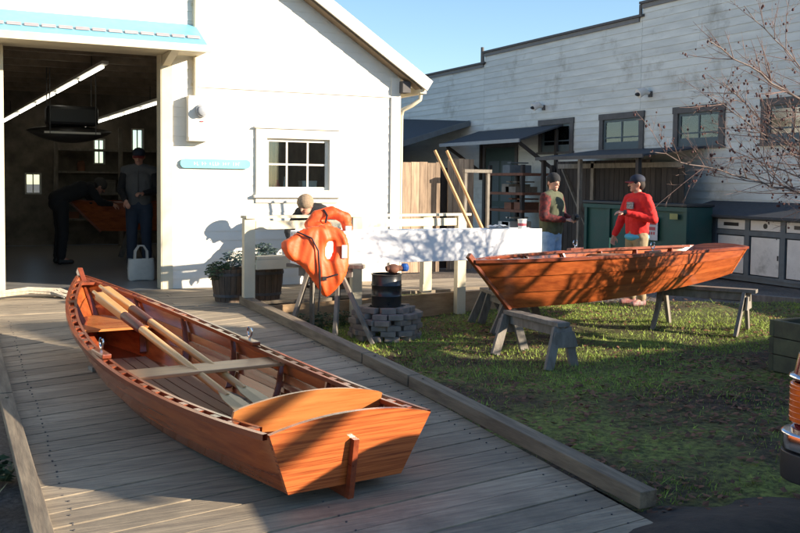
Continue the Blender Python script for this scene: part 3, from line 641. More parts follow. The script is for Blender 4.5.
t=thing('paint_cup','small white cup with dark print on the end of the white box beam','cup',(5.80,8.92,1.112)); q=MB(); q.lathe((0,0,0),[(.045,0),(.05,.1),(.055,.105),(.05,.108)],16); q.build('cup',M_white,t,smooth=True); q=MB(); q.lathe((0,0,.03),[(.0475,0),(.0495,.03)],16,cap=False); q.build('printed_band',M_pink,t)
q=MB(); rr=random.Random(5); q.grid([[(x*.04+rr.uniform(-.01,.01),y*.04+rr.uniform(-.01,.01),.02+.05*rr.random()*(1-abs(x)/3.2)) for x in range(-3,4)] for y in range(-2,3)]); q.grid([[(x*.04,y*.04,.0) for x in range(-3,4)] for y in range(-2,3)]); o=q.build('crumpled_rag',mat('blue_grey_rag',(.45,.5,.56),rough=.9),smooth='all'); o.location=(5.52,8.95,1.113); tag(o,'crumpled pale rag lying on the white box beam left of the cup','rag')
# leaning spars
for (fx,fy),(tx,ty),lab in (((5.99,9.35),(5.19,9.9),'long varnished wooden spar leaning on the railing, the left one'),((6.10,9.30),(5.35,9.9),'long varnished wooden spar leaning on the railing, the right one')):
    q=MB(); a=Vector((fx,fy,0.0)); c=Vector((tx,ty,2.0)); q.tube([a,a+(c-a)*.5,c],[.021,.021,.017],10); q.build('x',M_pine,smooth=True); o=bpy.data.objects['x']; o.name='wooden_spar'; tag(o,lab,'spar','spars leaning on the railing')
# drum, block ring, planters
t=thing('steel_drum','small black steel drum standing on a ring of loose paving blocks','drum',(4.06,8.78,.335))
q=MB(); q.lathe((0,0,0),[(.155,0),(.155,.10),(.163,.11),(.155,.12),(.155,.21),(.163,.22),(.155,.23),(.155,.32),(.163,.325),(.163,.335),(.15,.335),(.15,.31)],28); q.build('barrel',M_blackp,t,smooth=True)
q=MB(); q.lathe((0,0,.300),[(.149,0),(.149,.01)],24); q.build('lid',mat('ash_grey',(.35,.34,.33),rough=.9),t)
t=thing('clamp_tool','small grey clamp tool with a blue knob on top of the black drum','tool',(4.12,8.75,.672))
q=MB(); q.ell((0,0,.05),(.07,.05,.05)); q.tube([(-.08,0,.05),(-.02,0,.06),(.12,0,.05)],.03,10); q.build('body',M_rust,t,smooth=True)
q=MB(); q.lathe((.13,0,.02),[(.03,0),(.045,.02),(.045,.05),(.03,.08)],12); q.build('knob',mat('blue_plastic',(.02,.12,.45),rough=.4),t)
bc=Vector((4.06,8.78,0)); k=0; rr=random.Random(11)
for lay in range(6):
    n=11 if lay<5 else 8
    for i in range(n):
        a=2*PI*(i+.5*(lay%2))/n+rr.uniform(-.10,.10); r_=(.31 if lay<5 else .22)+rr.uniform(-.02,.025)
        if lay==4 and rr.random()<.3: continue
        q=MB(); q.box(-.075,.075,-.05,.05,0,.053); o=q.build('paving_block',M_blocks,bevel=.004); o.location=(bc.x+r_*math.cos(a)*1.0,bc.y+r_*math.sin(a)*.95,.006+lay*.055+wob(0,0)); o.rotation_euler=(0,0,a+PI/2+rr.uniform(-.3,.3)); tag(o,'grey brown paving block in the loose ring under the black drum','paving block','paving blocks stacked in a ring under the drum')
def leafy(b,c,r,n,size,rr,droop=0,flat=.6,mi=0):
    for i in range(n):
        while True:
            v=Vector((rr.uniform(-1,1),rr.uniform(-1,1),rr.uniform(-1,1)))
            if v.length<1: break
        p=Vector(c)+Vector((v.x*r[0],v.y*r[1],v.z*r[2])); s=size*rr.uniform(.6,1.3)
        e=Matrix.Rotation(rr.uniform(0,6.28),3,'Z')@Matrix.Rotation(rr.uniform(-1.1,1.1),3,'X')
        w=[Vector((-s,0,0)),Vector((0,-s*.45,s*.1)),Vector((s,0,-droop*s)),Vector((0,s*.45,s*.1))]; b.add([p+e@q_ for q_ in w],[(0,1,2,3)],mi)
def planter(label,loc,r0,r1,h,m,leaves,seed,cat='planter',name='barrel_planter'):
    rr=random.Random(seed); t=thing(name,label,cat,loc); n=18; q=MB()
    for i in range(n):
        a0=2*PI*i/n+.012; a1=2*PI*(i+1)/n-.012; rows=[]
        for (r,z) in ((r0,0),((r0+r1)/2+.012,h*.5),(r1,h)): rows.append([(r*math.cos(a0),r*math.sin(a0),z),(r*math.cos(a1),r*math.sin(a1),z),((r-.02)*math.cos(a1),(r-.02)*math.sin(a1),z),((r-.02)*math.cos(a0),(r-.02)*math.sin(a0),z)])
        q.grid(rows,closed=True); q.f.append(tuple(len(q.v)-4+k for k in range(4))); q.mi.append(0)
    q.build('staves',m,t)
    for z in (h*.15,h*.8):
        q=MB(); rr_=r0+(r1-r0)*z/h+.010; q.lathe((0,0,z),[(rr_,0),(rr_+.004,0),(rr_+.004,.03),(rr_,.03)],24,cap=False); q.build('hoop',M_trimgrey,t)
    q=MB(); q.lathe((0,0,h-.06),[(r1-.03,0),(r1-.03,.02)],20); q.build('soil',M_dirt,t)
    for (nm,mm,c,rad_,n_,sz,dr) in leaves:
        q=MB(); leafy(q,c,rad_,n_,sz,rr,dr); 
        for k in range(10): a=rr.uniform(0,6.28); e=Vector(c)+Vector((rad_[0]*.7*math.cos(a),rad_[1]*.7*math.sin(a),rr.uniform(-.2,.8)*rad_[2])); q.tube([(0,0,h-.05),(e*.5+Vector((0,0,h*.6))),e],.003,4)
        q.build(nm,mm,t)
    return t
planter('weathered half barrel planter with trailing blue green plants left of the railing post',(2.72,9.98,.3),.15,.20,.36,M_barrel,[('sage_plant',M_sage,(.08,0,.46),(.17,.15,.09),300,.024,.2),('trailing_plant',M_plant,(-.13,-.05,.34),(.15,.14,.11),420,.022,.6)],1)
planter('dark barrel planter in the shade behind the railing post',(3.12,10.05,.3),.19,.23,.36,M_barrel,[('shrub',M_sage,(0,0,.5),(.2,.18,.13),360,.03,.3)],2)
planter('brown clay pot planter on the deck behind the black drum',(4.35,10.75,.3),.17,.22,.36,mat('clay_brown',(.24,.15,.09),rough=.85),[('shrub',M_plant,(0,0,.45),(.32,.22,.16),420,.03,.3)],3,name='pot_planter')
# small weeds at the deck foot
rr=random.Random(8)
for i,(x,y) in enumerate(((3.32,9.35),(3.62,9.50),(4.35,9.75),(3.9,9.55))):
    q=MB(); leafy(q,(0,0,.10),(.17,.10,.11),170,.026,rr,.3)
    for k in range(8): q.tube([(rr.uniform(-.04,.04),0,0),(rr.uniform(-.13,.13),rr.uniform(-.07,.07),.15)],.003,4)
    o=q.build('leafy_weed',M_plant); o.location=(x,y,0); tag(o,('bushy green weed at the deck foot by the ramp curb','bushy green weed at the deck foot behind the trestle','bushy green weed at the deck foot behind the drum','bushy green weed at the deck foot left of the drum')[i],'weed','weeds along the deck foot')
for (x,y) in ((.02,4.4),(.0,4.9),(.12,5.4)):
    q=MB(); leafy(q,(0,0,.07),(.16,.2,.08),160,.035,rr,.3)
    for k in range(14): a=rr.uniform(-.12,.12); q.add([(a,rr.uniform(-.1,.1),0),(a+.008,0,0),(a*2.2,rr.uniform(-.1,.1),rr.uniform(.12,.25))],[(0,1,2)])
    o=q.build('leafy_weed',M_plant); o.location=(x,y,-.02); tag(o,'low green weeds beside the left ramp curb in the shade','weed','weeds left of the ramp')
# rope heap by the door
t=thing('rope_heap','loose heap of pale frayed rope on the deck at the left door post','rope',(.75,10.95,.305)); q=MB(); rr=random.Random(4)
for i in range(26):
    o_=rr.uniform(-.06,.06); h_=rr.uniform(.0,.06); q.tube([(-.75+2*o_,-.42+o_,.01),(-.35+o_,-.10+o_*.5,.03+h_),(.0,.03+o_,.05+h_),(.28+o_,-.02+o_,.03+h_),(.42+rr.uniform(-.08,.12),-.12+o_*2,.008)],.011,6)
q.build('strands',M_rope,t,smooth=True)
# ---------------------------------------------------------------- people
def hand(w,d,nrm,side,curl=.5):
    """w wrist, d direction of the hand, nrm palm normal, side +1/-1 for the thumb side"""
    w=Vector(w); d=Vector(d).normalized(); nrm=Vector(nrm); nrm=(nrm-d*nrm.dot(d)).normalized(); sd=d.cross(nrm).normalized()*side; P_=[]
    for k in (-.026,-.009,.009,.026): P_.append(('cap',w+d*.012+sd*k*.7,w+d*.078+sd*k,.013,.0115))
    for i,(k,l) in enumerate(((-.028,.030),(-.0095,.036),(.0095,.039),(.028,.035))):
        a=w+d*.082+sd*k; b1_=a+(d*math.cos(curl*.7)+nrm*math.sin(curl*.7)).normalized()*l; c=b1_+(d*math.cos(curl*1.6)+nrm*math.sin(curl*1.6)).normalized()*l*.75; P_+=[('cap',a,b1_,.0095,.0088),('cap',b1_,c,.0088,.0075)]
    a=w+d*.03+sd*.030; b1_=a+(d*.6+sd*.7+nrm*.25).normalized()*.036; c=b1_+(d*.9+sd*.1+nrm*.35).normalized()*.030; P_+=[('cap',a,b1_,.0125,.0105),('cap',b1_,c,.0105,.0085)]
    return P_
def person(label,loc,yaw,J,head=(0,0,0),top=None,legs=None,shoes=M_black,hat=None,hair=M_hair,sleeves=None,sc_=1.,hands=((-.2,.2,-.3),(.2,.2,-.3)),curl=.6,hem=None,group=None,bulk=1.):
    t=thing('person',label,'person',loc,(0,0,yaw),group)
    D=dict(pel=(0,0,.95),wst=(0,.0,1.10),ch=(0,.0,1.32),nk=(0,.0,1.47),hd=(0,.02,1.635),shL=(-.185,0,1.43),shR=(.185,0,1.43),hipL=(-.09,0,.92),hipR=(.09,0,.92),knL=(-.10,.02,.50),knR=(.10,.02,.50),anL=(-.11,-.02,.09),anR=(.11,-.02,.09),toL=(-.13,.13,.035),toR=(.13,.13,.035),elL=(-.23,-.03,1.15),elR=(.23,-.03,1.15),wrL=(-.22,.06,.90),wrR=(.22,.06,.90))
    D.update(J); V={k:Vector(v) for k,v in D.items()}
    Rh=Matrix.Rotation(head[0],3,'Z')@Matrix.Rotation(head[1],3,'X')@Matrix.Rotation(head[2],3,'Y')
    H_=lambda x,y,z: V['hd']+Rh@Vector((x,y,z))
    pr=[]
    for s in 'LR':
        pr+=[('cap',V['hip'+s],V['kn'+s],.080,.055),('cap',V['kn'+s],V['an'+s],.052,.036),('cap',V['an'+s],V['to'+s]+Vector((0,0,.005)),.034,.026),
             ('cap',V['sh'+s],V['el'+s],.046,.038),('cap',V['el'+s],V['wr'+s],.037,.025)]
    pr+=[('cap',V['pel'],V['wst'],.115,.11),('cap',V['wst'],V['ch'],.11,.12),('cap',V['ch'],V['nk'],.115,.055),('cap',V['shL'],V['nk'],.05,.05),('cap',V['shR'],V['nk'],.05,.05),('cap',V['nk'],V['hd']+Vector((0,0,-.03)),.056,.052),
         ('ell',H_(0,0,.012),(.074,.092,.108),Rh),('ell',H_(0,.022,-.05),(.056,.062,.062),Rh),('cap',H_(0,.090,.012),H_(0,.112,-.018),.010,.014),('cap',H_(0,.07,-.088),H_(0,.075,-.085),.022,.02),
         ('cap',H_(-.022,.078,-.052),H_(.022,.078,-.052),.009,.009),('ell',H_(-.078,-.004,-.005),(.012,.02,.032),Rh),('ell',H_(.078,-.004,-.005),(.012,.02,.032),Rh)]
    hd_=[Vector(h) for h in hands]
    pr+=hand(V['wrL'],hd_[0],(hands[0][0]*0+.5,.3,-.8),1,curl)+hand(V['wrR'],hd_[1],(-.5,.3,-.8),-1,curl)
    fuse('body',pr,.0085,M_skin,t,4)
    for sx in (-1,1):
        q=MB(); q.ell(H_(sx*.030,.083,.012),(.011,.009,.008),10,8); q.build('eye',M_eye,t,smooth=True)
        q=MB(); q.tube([H_(sx*.018,.092,.034),H_(sx*.045,.080,.034)],.005,6); q.build('eyebrow',hair,t)
    q=MB(); q.tube([H_(-.022,.090,-.047),H_(0,.097,-.049),H_(.022,.090,-.047)],.004,6); q.build('mouth',mat('lip',(.42,.13,.10),rough=.5),t)
    fuse('hair',[('ell',H_(0,-.012,.030),(.084,.096,.100),Rh),('ell',H_(0,-.045,-.015),(.072,.066,.080),Rh)],.011,hair,t,2) if hair else None
    lg=[]
    for s in 'LR':
        lg+=[('cap',V['hip'+s],V['kn'+s],.103,.076),('cap',V['kn'+s],V['an'+s]+Vector((0,0,.03)),.076,.064)]
    lg+=[('cap',V['pel']+Vector((-.05,0,-.02)),V['pel']+Vector((.05,0,-.02)),.118,.118),('cap',V['pel'],V['pel']*.6+V['wst']*.4,.125,.12)]
    fuse('trousers',lg,.013,legs,t,4,.012)
    if hem: fuse('shirt_hem',[('ell',V['pel']+Vector((0,0,-.025)),(.188,.155,.068))],.012,hem,t,3)
    tm,sm=(top if isinstance(top,tuple) else (top,None))
    tr=[('cap',V['pel']+Vector((-.045,0,.06)),V['ch']+Vector((-.055,0,0)),.118*bulk,.128*bulk),('cap',V['pel']+Vector((.045,0,.06)),V['ch']+Vector((.055,0,0)),.118*bulk,.128*bulk),('cap',V['ch'],V['nk']+Vector((0,0,-.02)),.13*bulk,.075),('cap',V['shL'],V['nk'],.068,.07),('cap',V['shR'],V['nk'],.068,.07)]
    ar=[]
    for s in 'LR':
        ar+=[('cap',V['sh'+s],V['el'+s],.070*bulk,.060*bulk),('cap',V['el'+s],V['wr'+s]*.93+V['el'+s]*.07,.059*bulk,.042)]
    if sm is None: fuse('sweatshirt',tr+ar,.013,tm,t,4,.022)
    else:
        fuse('vest',[(p[0],p[1],p[2],p[3]+.012,p[4]+.012) for p in tr],.013,tm,t,4,.014); fuse('shirt',ar+[('cap',V['shL'],V['shR'],.055,.055)],.012,sm,t,4,.018)
        q=MB(); fr=[V['wst']+Vector((0,.152,-.05)),V['ch']+Vector((0,.150,0)),V['nk']+Vector((0,.105,-.04))]; q.tube(fr,.006,6); q.build('zip',M_trimgrey,t)
    for s in 'LR':
        a=V['an'+s]; o_=V['to'+s]; h_=Vector((a.x,a.y,0)); fuse('shoe',[('cap',a+Vector((0,-.02,-.04)),o_+Vector((0,0,.005)),.045,.036),('cap',a+Vector((0,-.02,-.045)),a+Vector((0,-.01,.0)),.046,.044)],.010,shoes,t,2)
    if hat:
        kind,m1,m2=hat
        if kind=='beanie':
            fuse('beanie',[('ell',H_(0,-.012,.048),(.092,.104,.094),Rh),('ell',H_(0,-.016,.048),(.094,.106,.036),Rh)],.010,m1,t,2)
        elif kind=='knit': fuse('knit_cap',[('ell',H_(0,-.01,.04),(.100,.112,.096),Rh)],.010,m1,t,2)
        else:
            c=fuse('cap',[('ell',H_(0,-.010,.050),(.090,.106,.076),Rh)],.009,m1,t,2)
            q=MB(); A=[];Bv=[]
            for i in range(9):
                a=rad(-62+124*i/8); A.append([H_(.080*math.sin(a),.075*math.cos(a),.045-.012*abs(math.sin(a))),H_(.088*math.sin(a),.075*math.cos(a)+.085*math.cos(a)**.5,.036-.022*abs(math.sin(a))),H_(.088*math.sin(a),.075*math.cos(a)+.085*math.cos(a)**.5,.030-.022*abs(math.sin(a))),H_(.080*math.sin(a),.075*math.cos(a),.038-.012*abs(math.sin(a)))])
            q.grid(A,closed=True); o=q.build('cap_brim',m2,None,smooth=True); o.parent=c
    return t,V,H_
# man in green vest, near the white board, looking right and down at what he holds
YW=rad(-100)
t1,V1_,H1=person('man in black knit hat, olive vest, red plaid sleeves and jeans holding a camera',(7.47,10.75,0),rad(-152),
  dict(elL=(-.27,.02,1.17),elR=(.27,.02,1.17),wrL=(-.10,.25,1.14),wrR=(.11,.26,1.13)),head=(rad(-26),rad(-9),0),top=(M_vest,M_plaid),legs=M_jeans,shoes=M_trimgrey,hat=('beanie',M_beanie,None),hair=M_hair,hands=((.55,.6,.1),(-.55,.6,.1)),curl=1.0,bulk=1.14)
t=thing('camera','small black camera held in both hands by the man in the olive vest',"camera",(7.47,10.75,1.165),(0,0,rad(-152))); q=MB(); q.box(-.065,.065,.325,.375,-.04,.045); q.build('camera_body',M_black,t,bevel=.006); q=MB(); q.tube([(0,.375,0),(0,.42,0)],.03,14); q.build('lens',M_blackp,t); q=MB(); q.box(-.02,.02,.33,.37,.046,.06); q.build('viewfinder',M_black,t)
# man in red, seen from his left, looking away left
t2,V2_,H2=person('man in red sweatshirt, khaki trousers and navy cap standing behind the raised boat',(8.28,9.93,0),rad(86),
  dict(elR=(.26,.06,1.16),wrR=(.23,.20,.93),elL=(-.27,-.06,1.17),wrL=(-.10,.27,1.25)),head=(rad(-22),rad(-4),0),top=M_red,legs=M_khaki,shoes=mat('red_grey_shoe',(.28,.24,.22),(.25,.05,.05),rough=.7,scale=18),hat=('cap',M_navy,M_redcap),hair=M_hair,hands=((.5,.85,.08),(.03,.25,-.9)),curl=.7,hem=M_ltblue,bulk=1.10)
q=MB(); w=Vector(V2_['wrL']); q.tube([w+Vector((-.012,-.02,0)),w+Vector((.008,.014,.0))],.038,14); q.build('wristwatch',M_black,t2)
q=MB(); q.grid([[(-.125+.05*i,.163+.004*math.sin(i*1.4),1.30+.045*j) for i in range(4)] for j in range(3)]); q.grid([[(-.125+.05*i,.15,1.30+.045*j) for i in range(4)] for j in range(3)]); o=q.build('chest_print',M_logo,t2)
wl=Vector(V2_['wrR']); hp=Matrix.Translation((8.28,9.93,0))@Matrix.Rotation(rad(86),4,'Z')@(wl+Vector((.02,.05,-.09)))
q=MB(); q.tube([hp+Vector((0,0,.06)),hp+Vector((-.02,-.02,-.34))],.011,8); tag(q.build('green_stick',mat('mint_green',(.18,.55,.38),rough=.5)),'thin mint green stick held low in the hand of the man in red','stick')
# people in and beside the workshop
t3,V3_,H3=person('man in dark cap and grey vest standing in the doorway looking at his hands',(2.40,13.6,.3),rad(165),
  dict(elL=(-.25,.02,1.16),elR=(.25,.02,1.16),wrL=(-.08,.24,1.12),wrR=(.16,.25,1.02)),head=(0,rad(-18),0),top=(M_greyv,M_darkc),legs=M_darkjeans,hat=('cap',M_navy,M_redcap),hands=((.5,.5,0),(-.2,.5,-.5)),curl=.8)
t4,V4_,H4=person('person in dark clothes bending over the boat inside the workshop',(1.50,15.2,.3),rad(-80),
  dict(pel=(0,-.05,.95),wst=(0,.10,1.06),ch=(0,.32,1.15),nk=(0,.47,1.20),hd=(0,.60,1.20),shL=(-.18,.40,1.17),shR=(.18,.40,1.17),elL=(-.2,.55,.95),elR=(.2,.55,.95),wrL=(-.12,.75,.92),wrR=(.14,.75,.92)),head=(0,rad(-40),0),top=M_darkc,legs=M_darkc,hat=('knit',mat('dim_cap',(.08,.07,.06),rough=.9),None),hands=((0,.6,-.2),(0,.6,-.2)))
t5,V5_,H5=person('person in tan knit cap and dark sleeves bending down behind the orange life vests',(4.12,10.80,.3),rad(128),
  dict(pel=(0,-.10,.78),wst=(0,.04,.86),ch=(0,.20,.93),nk=(0,.31,.97),hd=(0,.40,1.03),shL=(-.18,.24,.93),shR=(.18,.24,.93),hipL=(-.09,-.10,.76),hipR=(.09,-.10,.76),knL=(-.12,.10,.42),knR=(.12,.10,.42),elL=(-.27,.35,.72),elR=(.25,.38,.72),wrL=(-.16,.52,.60),wrR=(.14,.52,.60)),head=(0,rad(-25),0),top=M_darkc,legs=M_darkjeans,hat=('knit',M_straw,None),hands=((0,.5,-.4),(0,.5,-.4)))
# bag at the door
t=thing('tote_bag','white canvas tote bag standing on the workshop floor by the door','bag',(2.22,12.45,.3)); q=MB()
rows=[]
for z,w,d in ((0,.15,.07),(.02,.17,.085),(.15,.175,.08),(.26,.165,.06),(.28,.162,.055)):
    rows.append([(w*math.copysign(abs(math.cos(a))**.5,math.cos(a)),d*math.copysign(abs(math.sin(a))**.5,math.sin(a)),z+.008*math.sin(3*a)) for a in [2*PI*i/24 for i in range(24)]])
q.grid(rows,closed=True); q.f.append(tuple(range(24))); q.mi.append(0); q.build('bag_body',M_bag,t,smooth=True)
for y in (-.05,.05): q=MB(); q.tube([(-.08,y,.26),(-.075,y*.9,.38),(-.03,y*.6,.45),(.03,y*.6,.45),(.075,y*.9,.38),(.08,y,.26)],.011,6); q.build('handle',M_bag,t,smooth=True)
# boat being built inside, hanging kayak
PW=dict(P2); bsh,_=boat('partly built wooden boat on trestles inside the workshop','varnished wooden rowing boats',PW,(5.85,15.9,rad(184),.80,0,0),full=False)
sawhorse('trestle under the boat inside the workshop, left one',(2.75,15.5),(2.75,16.2),.50,[(2.55,15.5),(2.95,15.5)],[(2.55,16.2),(2.95,16.2)],m=M_grey,gusset=False).location.z=.3
sawhorse('trestle under the boat inside the workshop, right one',(3.9,15.5),(3.9,16.2),.52,[(3.7,15.5),(4.1,15.5)],[(3.7,16.2),(4.1,16.2)],m=M_grey,gusset=False).location.z=.3
t=thing('hanging_kayak','dark kayak with a pale stripe hanging under the workshop ceiling','kayak',(1.62,15.0,2.28)); q=MB(); rows=[]
for i in range(21):
    s=i/20; r=max(.004,math.sin(PI*s)**.7); rows.append([( -.85+1.7*s if 0 else -.62+1.24*s, .24*r*math.cos(a), .13*r*math.sin(a)*(1 if math.sin(a)>0 else 1)+.05*(2*s-1)**2) for a in [2*PI*k/16 for k in range(16)]])
q.grid(rows,closed=True); q.build('hull',mat('dark_hull',(.05,.045,.04),rough=.4),t,smooth=True)
q=MB(); q.box(-.38,.42,-.255,-.235,-.0,.03); q.build('stripe',M_white,t)
q=MB(); q.box(-.34,.40,-.2,.2,.13,.42); q.build('canvas_bundle',M_black,t,bevel=.05)
for x in (-.3,.35): q=MB(); q.tube([(x,-.25,.0),(x,-.25,1.1)],.008,6); q.tube([(x,.25,.0),(x,.25,1.1)],.008,6); q.build('sling',M_greyv,t)
# ---------------------------------------------------------------- life vests
def life_vest(name_label,loc,yaw,w=.62,h=.70):
    t=thing('life_vest',name_label,'life vest',loc,(0,0,yaw),'orange life vests')
    # one cushioned sheet with an arm hole, folded over the trestle: front outline in (x,z)
    out=[(-.30,-.06),(-.33,.06),(-.26,.10),(-.16,.17),(-.05,.22),(.12,.235),(.26,.20),(.33,.12),(.345,-.05),(.34,-.20),(.30,-.32),(.22,-.42),(.14,-.50),(.08,-.49),(.0,-.36),(-.08,-.24),(-.16,-.16),(-.24,-.13)]
    hole=[(.13,.05),(.115,-.02),(.12,-.10),(.15,-.10),(.175,-.03),(.175,.04),(.16,.06)]
    def smooth(p,k=2):
        for _ in range(k):
            n=[]; 
            for i in range(len(p)): a=p[i]; b_=p[(i+1)%len(p)]; n+=[(a[0]*.75+b_[0]*.25,a[1]*.75+b_[1]*.25),(a[0]*.25+b_[0]*.75,a[1]*.25+b_[1]*.75)]
            p=n
        return p
    o_=smooth(out); h_=smooth(hole)
    def inside(x,z,p):
        c=False
        for i in range(len(p)):
            (x1,z1),(x2,z2)=p[i],p[i-1]
            if (z1>z)!=(z2>z) and x<(x2-x1)*(z-z1)/(z2-z1)+x1: c=not c
        return c
    def dist(x,z,p):
        d=9
        for i in range(len(p)):
            a=Vector(p[i]);b_=Vector(p[i-1]);v=b_-a;u=max(0,min(1,(Vector((x,z))-a).dot(v)/max(1e-9,v.length_squared))); d=min(d,(a+v*u-Vector((x,z))).length)
        return d
    st=.012; q=MB(); idx={}; nx=60; nz=66
    for j in range(nz):
        for i in range(nx):
            x=-.36+i*st; z=-.54+j*st
            if inside(x,z,o_) and not inside(x,z,h_):
                d=min(dist(x,z,o_),dist(x,z,h_)); th=.055*min(1,(d/.05))**.5+.004
                uu=x*.93-z*.37 if x<.04 else x*.98+z*.2; fold=.013*math.sin(uu*34+1.5*math.sin(z*7))+.005*math.sin(uu*77+2*math.sin(z*5)+x*3)+.012*math.sin(z*8)
                dr=-.10*max(0,z-.1)/.12 if 0 else .16*max(0,z-.08)**1.0
                idx[i,j]=len(q.v); q.v.append((x,-th+fold*min(1,d/.03)+dr,z)); idx[i,j,1]=len(q.v); q.v.append((x,th*.6+.02+dr,z))
    for (k) in list(idx):
        if len(k)==2:
            i,j=k; c=[(i,j),(i+1,j),(i+1,j+1),(i,j+1)]
            if all(p in idx for p in c):
                q.f.append(tuple(idx[p] for p in c)); q.f.append(tuple(idx[p+(1,)] for p in c[::-1])); q.mi+=[0,0]
    b_=MB(); b_.v=q.v; b_.f=q.f; b_.mi=q.mi
    # close the rims
    from collections import Counter
    E_=Counter()
    for f in b_.f:
        for a,c in zip(f,f[1:]+f[:1]): E_[frozenset((a,c))]+=1
    fr=[tuple(e) for e,n in E_.items() if n==1]
    fs=[]
    for a,c in fr:
        if a%2==0 and c%2==0: fs.append((a,c,c+1,a+1))
    b_.f+=fs; b_.mi+=[0]*len(fs)
    o=b_.build('vest_shell',M_orange,t,smooth='all'); sm_=o.modifiers.new('soft','SMOOTH'); sm_.iterations=5; sm_.factor=.6; sm_.use_z=True; sb_=o.modifiers.new('sub','SUBSURF'); sb_.levels=1; sb_.render_levels=1
    q=MB(); q.tube([(-.17,-.03,.16),(-.04,-.075,.10),(.02,-.085,-.02),(.035,-.08,-.25),(.045,-.07,-.40),(.03,-.05,-.62)],.009,6); q.build('strap',M_black,t,smooth=True)
    q=MB(); q.box(.245,.300,-.082,-.064,-.10,.03); q.build('reflective_patch',M_refl,t,bevel=.004)
    q=MB(); q.tube([(.06,-.078,-.30),(.16,-.082,-.27),(.28,-.06,-.24)],.010,6); q.box(.06,.10,-.092,-.075,-.315,-.275); q.build('belt',M_black,t)
    return t
life_vest('large orange life vest with black strap hung over the left end of the box beam',(3.20,8.62,.965),rad(-8)).scale=(1.05,1,1)
v2=thing('life_vest','smaller orange life vest with pale patch lying behind the larger one','life vest',(3.50,9.02,1.112),(0,0,rad(-8)),'orange life vests')
fuse('vest_shell',[('cap',(-.20,0,.06),(-.12,0,.15),.055,.06),('cap',(-.12,0,.15),(.04,0,.19),.06,.065),('cap',(.04,0,.19),(.18,0,.13),.065,.06),('cap',(.18,0,.13),(.21,0,-.02),.06,.055),('cap',(-.20,0,.06),(-.10,-.04,.03),.055,.06),('cap',(-.10,-.04,.03),(-.02,-.03,.05),.05,.05)],.012,M_orange,v2,3,.02)
q=MB(); q.box(.165,.235,-.068,-.05,-.03,.05); q.build('reflective_patch',M_refl,v2,bevel=.004); q=MB(); q.tube([(-.06,-.04,.215),(-.03,-.075,.16),(-.05,-.085,.08)],.011,6); q.build('strap',M_black,v2)
# ---------------------------------------------------------------- fences behind the workshop
def fence(label,x0,x1,y,z1,w=.165,m=M_fence,name='board_fence'):
    t=thing(name,label,'fence',(x0,y,0)); q=MB(); x=0; L_=x1-x0
    while x<L_-.01: h=z1+random.uniform(-.015,.015); q.box(x+.004,min(x+w,L_)-.004,-.012,.012,.0,h); x+=w
    q.build('boards',m,t); q=MB(); q.box(0,L_,.013,.05,.35,.44); q.box(0,L_,.013,.05,z1-.35,z1-.26); q.build('fence_rails',m,t); return t
fence('brown weathered board fence right of the white workshop',6.4,7.98,15.0,1.98)
fence('taller brown board fence piece behind the leaning spars',8.30,8.85,15.3,2.06,w=.11)
fence('low dark fence boards between the brown fence and the gate',7.98,8.55,15.6,1.90,m=M_darkwood)
t=thing('gate_frame','small pale weathered gate frame beside the brown fence','gate',(8.30,14.6,0)); q=MB(); q.box(.42,.47,-.03,.03,0,1.80); q.box(-.05,.0,-.03,.03,0,1.80); q.build('post',M_grey,t); q=MB(); q.box(-.06,.50,-.05,.05,1.802,1.86); q.build('top_rail',M_grey,t); q=MB(); q.box(0.001,.419,-.015,.015,.6,.68); q.build('mid_rail',M_grey,t)
# ---------------------------------------------------------------- long grey siding building
X=13.0
fb=thing('warehouse','long pale grey clapboard building with stepped parapet along the yard','building',(X,15,0))
wins=[(17.87,19.28),(15.43,16.90),(13.17,14.54),(10.95,12.30)]
holes=[(a+.10,c-.10,2.48,3.04) for a,c in wins]+[(20.33,21.80,.0,2.55)]
ptop=lambda y: 4.90 if y>21.96 else (5.10 if y>15.57 else 5.42)
q=MB()
for (a,c,zt) in ((21.965,31,4.82),(15.575,21.96,5.10),(10.75,15.57,5.36)):
    hs=[h for h in holes if h[0]>a-.5 and h[1]<c+1]; us=sorted({a,c,*[u for h in hs for u in h[:2] if a<u<c]})
    for i in range(len(us)-1):
        m=(us[i]+us[i+1])/2; hh=[h for h in hs if h[0]<m<h[1]]
        if hh: 
            if hh[0][2]>0: q.box(X+.001,X+.15,us[i],us[i+1],0,hh[0][2])
            q.box(X+.001,X+.15,us[i],us[i+1],hh[0][3],zt)
        else: q.box(X+.001,X+.15,us[i],us[i+1],0,zt)
    clap(q,'y',X,-1,a,c,0,zt,.152,hs,None,seg=4,lap=.014)
q.box(X+.15,X+9,10.75,10.85,0,5.2); q.box(X+.15,X+9,30.9,31,0,4.7); q.box(X+8.9,X+9,10.86,30.9,0,4.7)
wp(q,'wall',M_siding,fb)
q=MB(); q.box(X+.15,X+8.9,10.86,30.9,4.55,4.6); wp(q,'roof',M_tar,fb)
q=MB()
for (a,c,zt) in ((21.90,31,4.82),(15.51,21.99,5.10),(10.70,15.60,5.36)): q.box(X-.09,X+.20,a,c,zt+.001,zt+.05)
q.box(X-.05,X-.015,21.96,22.03,4.8,5.10); q.box(X-.05,X-.015,15.57,15.64,5.10,5.36); wp(q,'parapet_cap',M_trimgrey,fb)
q=MB()
for (a,c,zt) in ((22.0,31,4.82),(15.65,21.95,5.10),(10.75,15.56,5.36)): q.box(X-.045,X-.016,a,c,zt-.09,zt)
wp(q,'parapet_trim',mat('grey_fascia',(.16,.16,.165),rough=.7),fb)
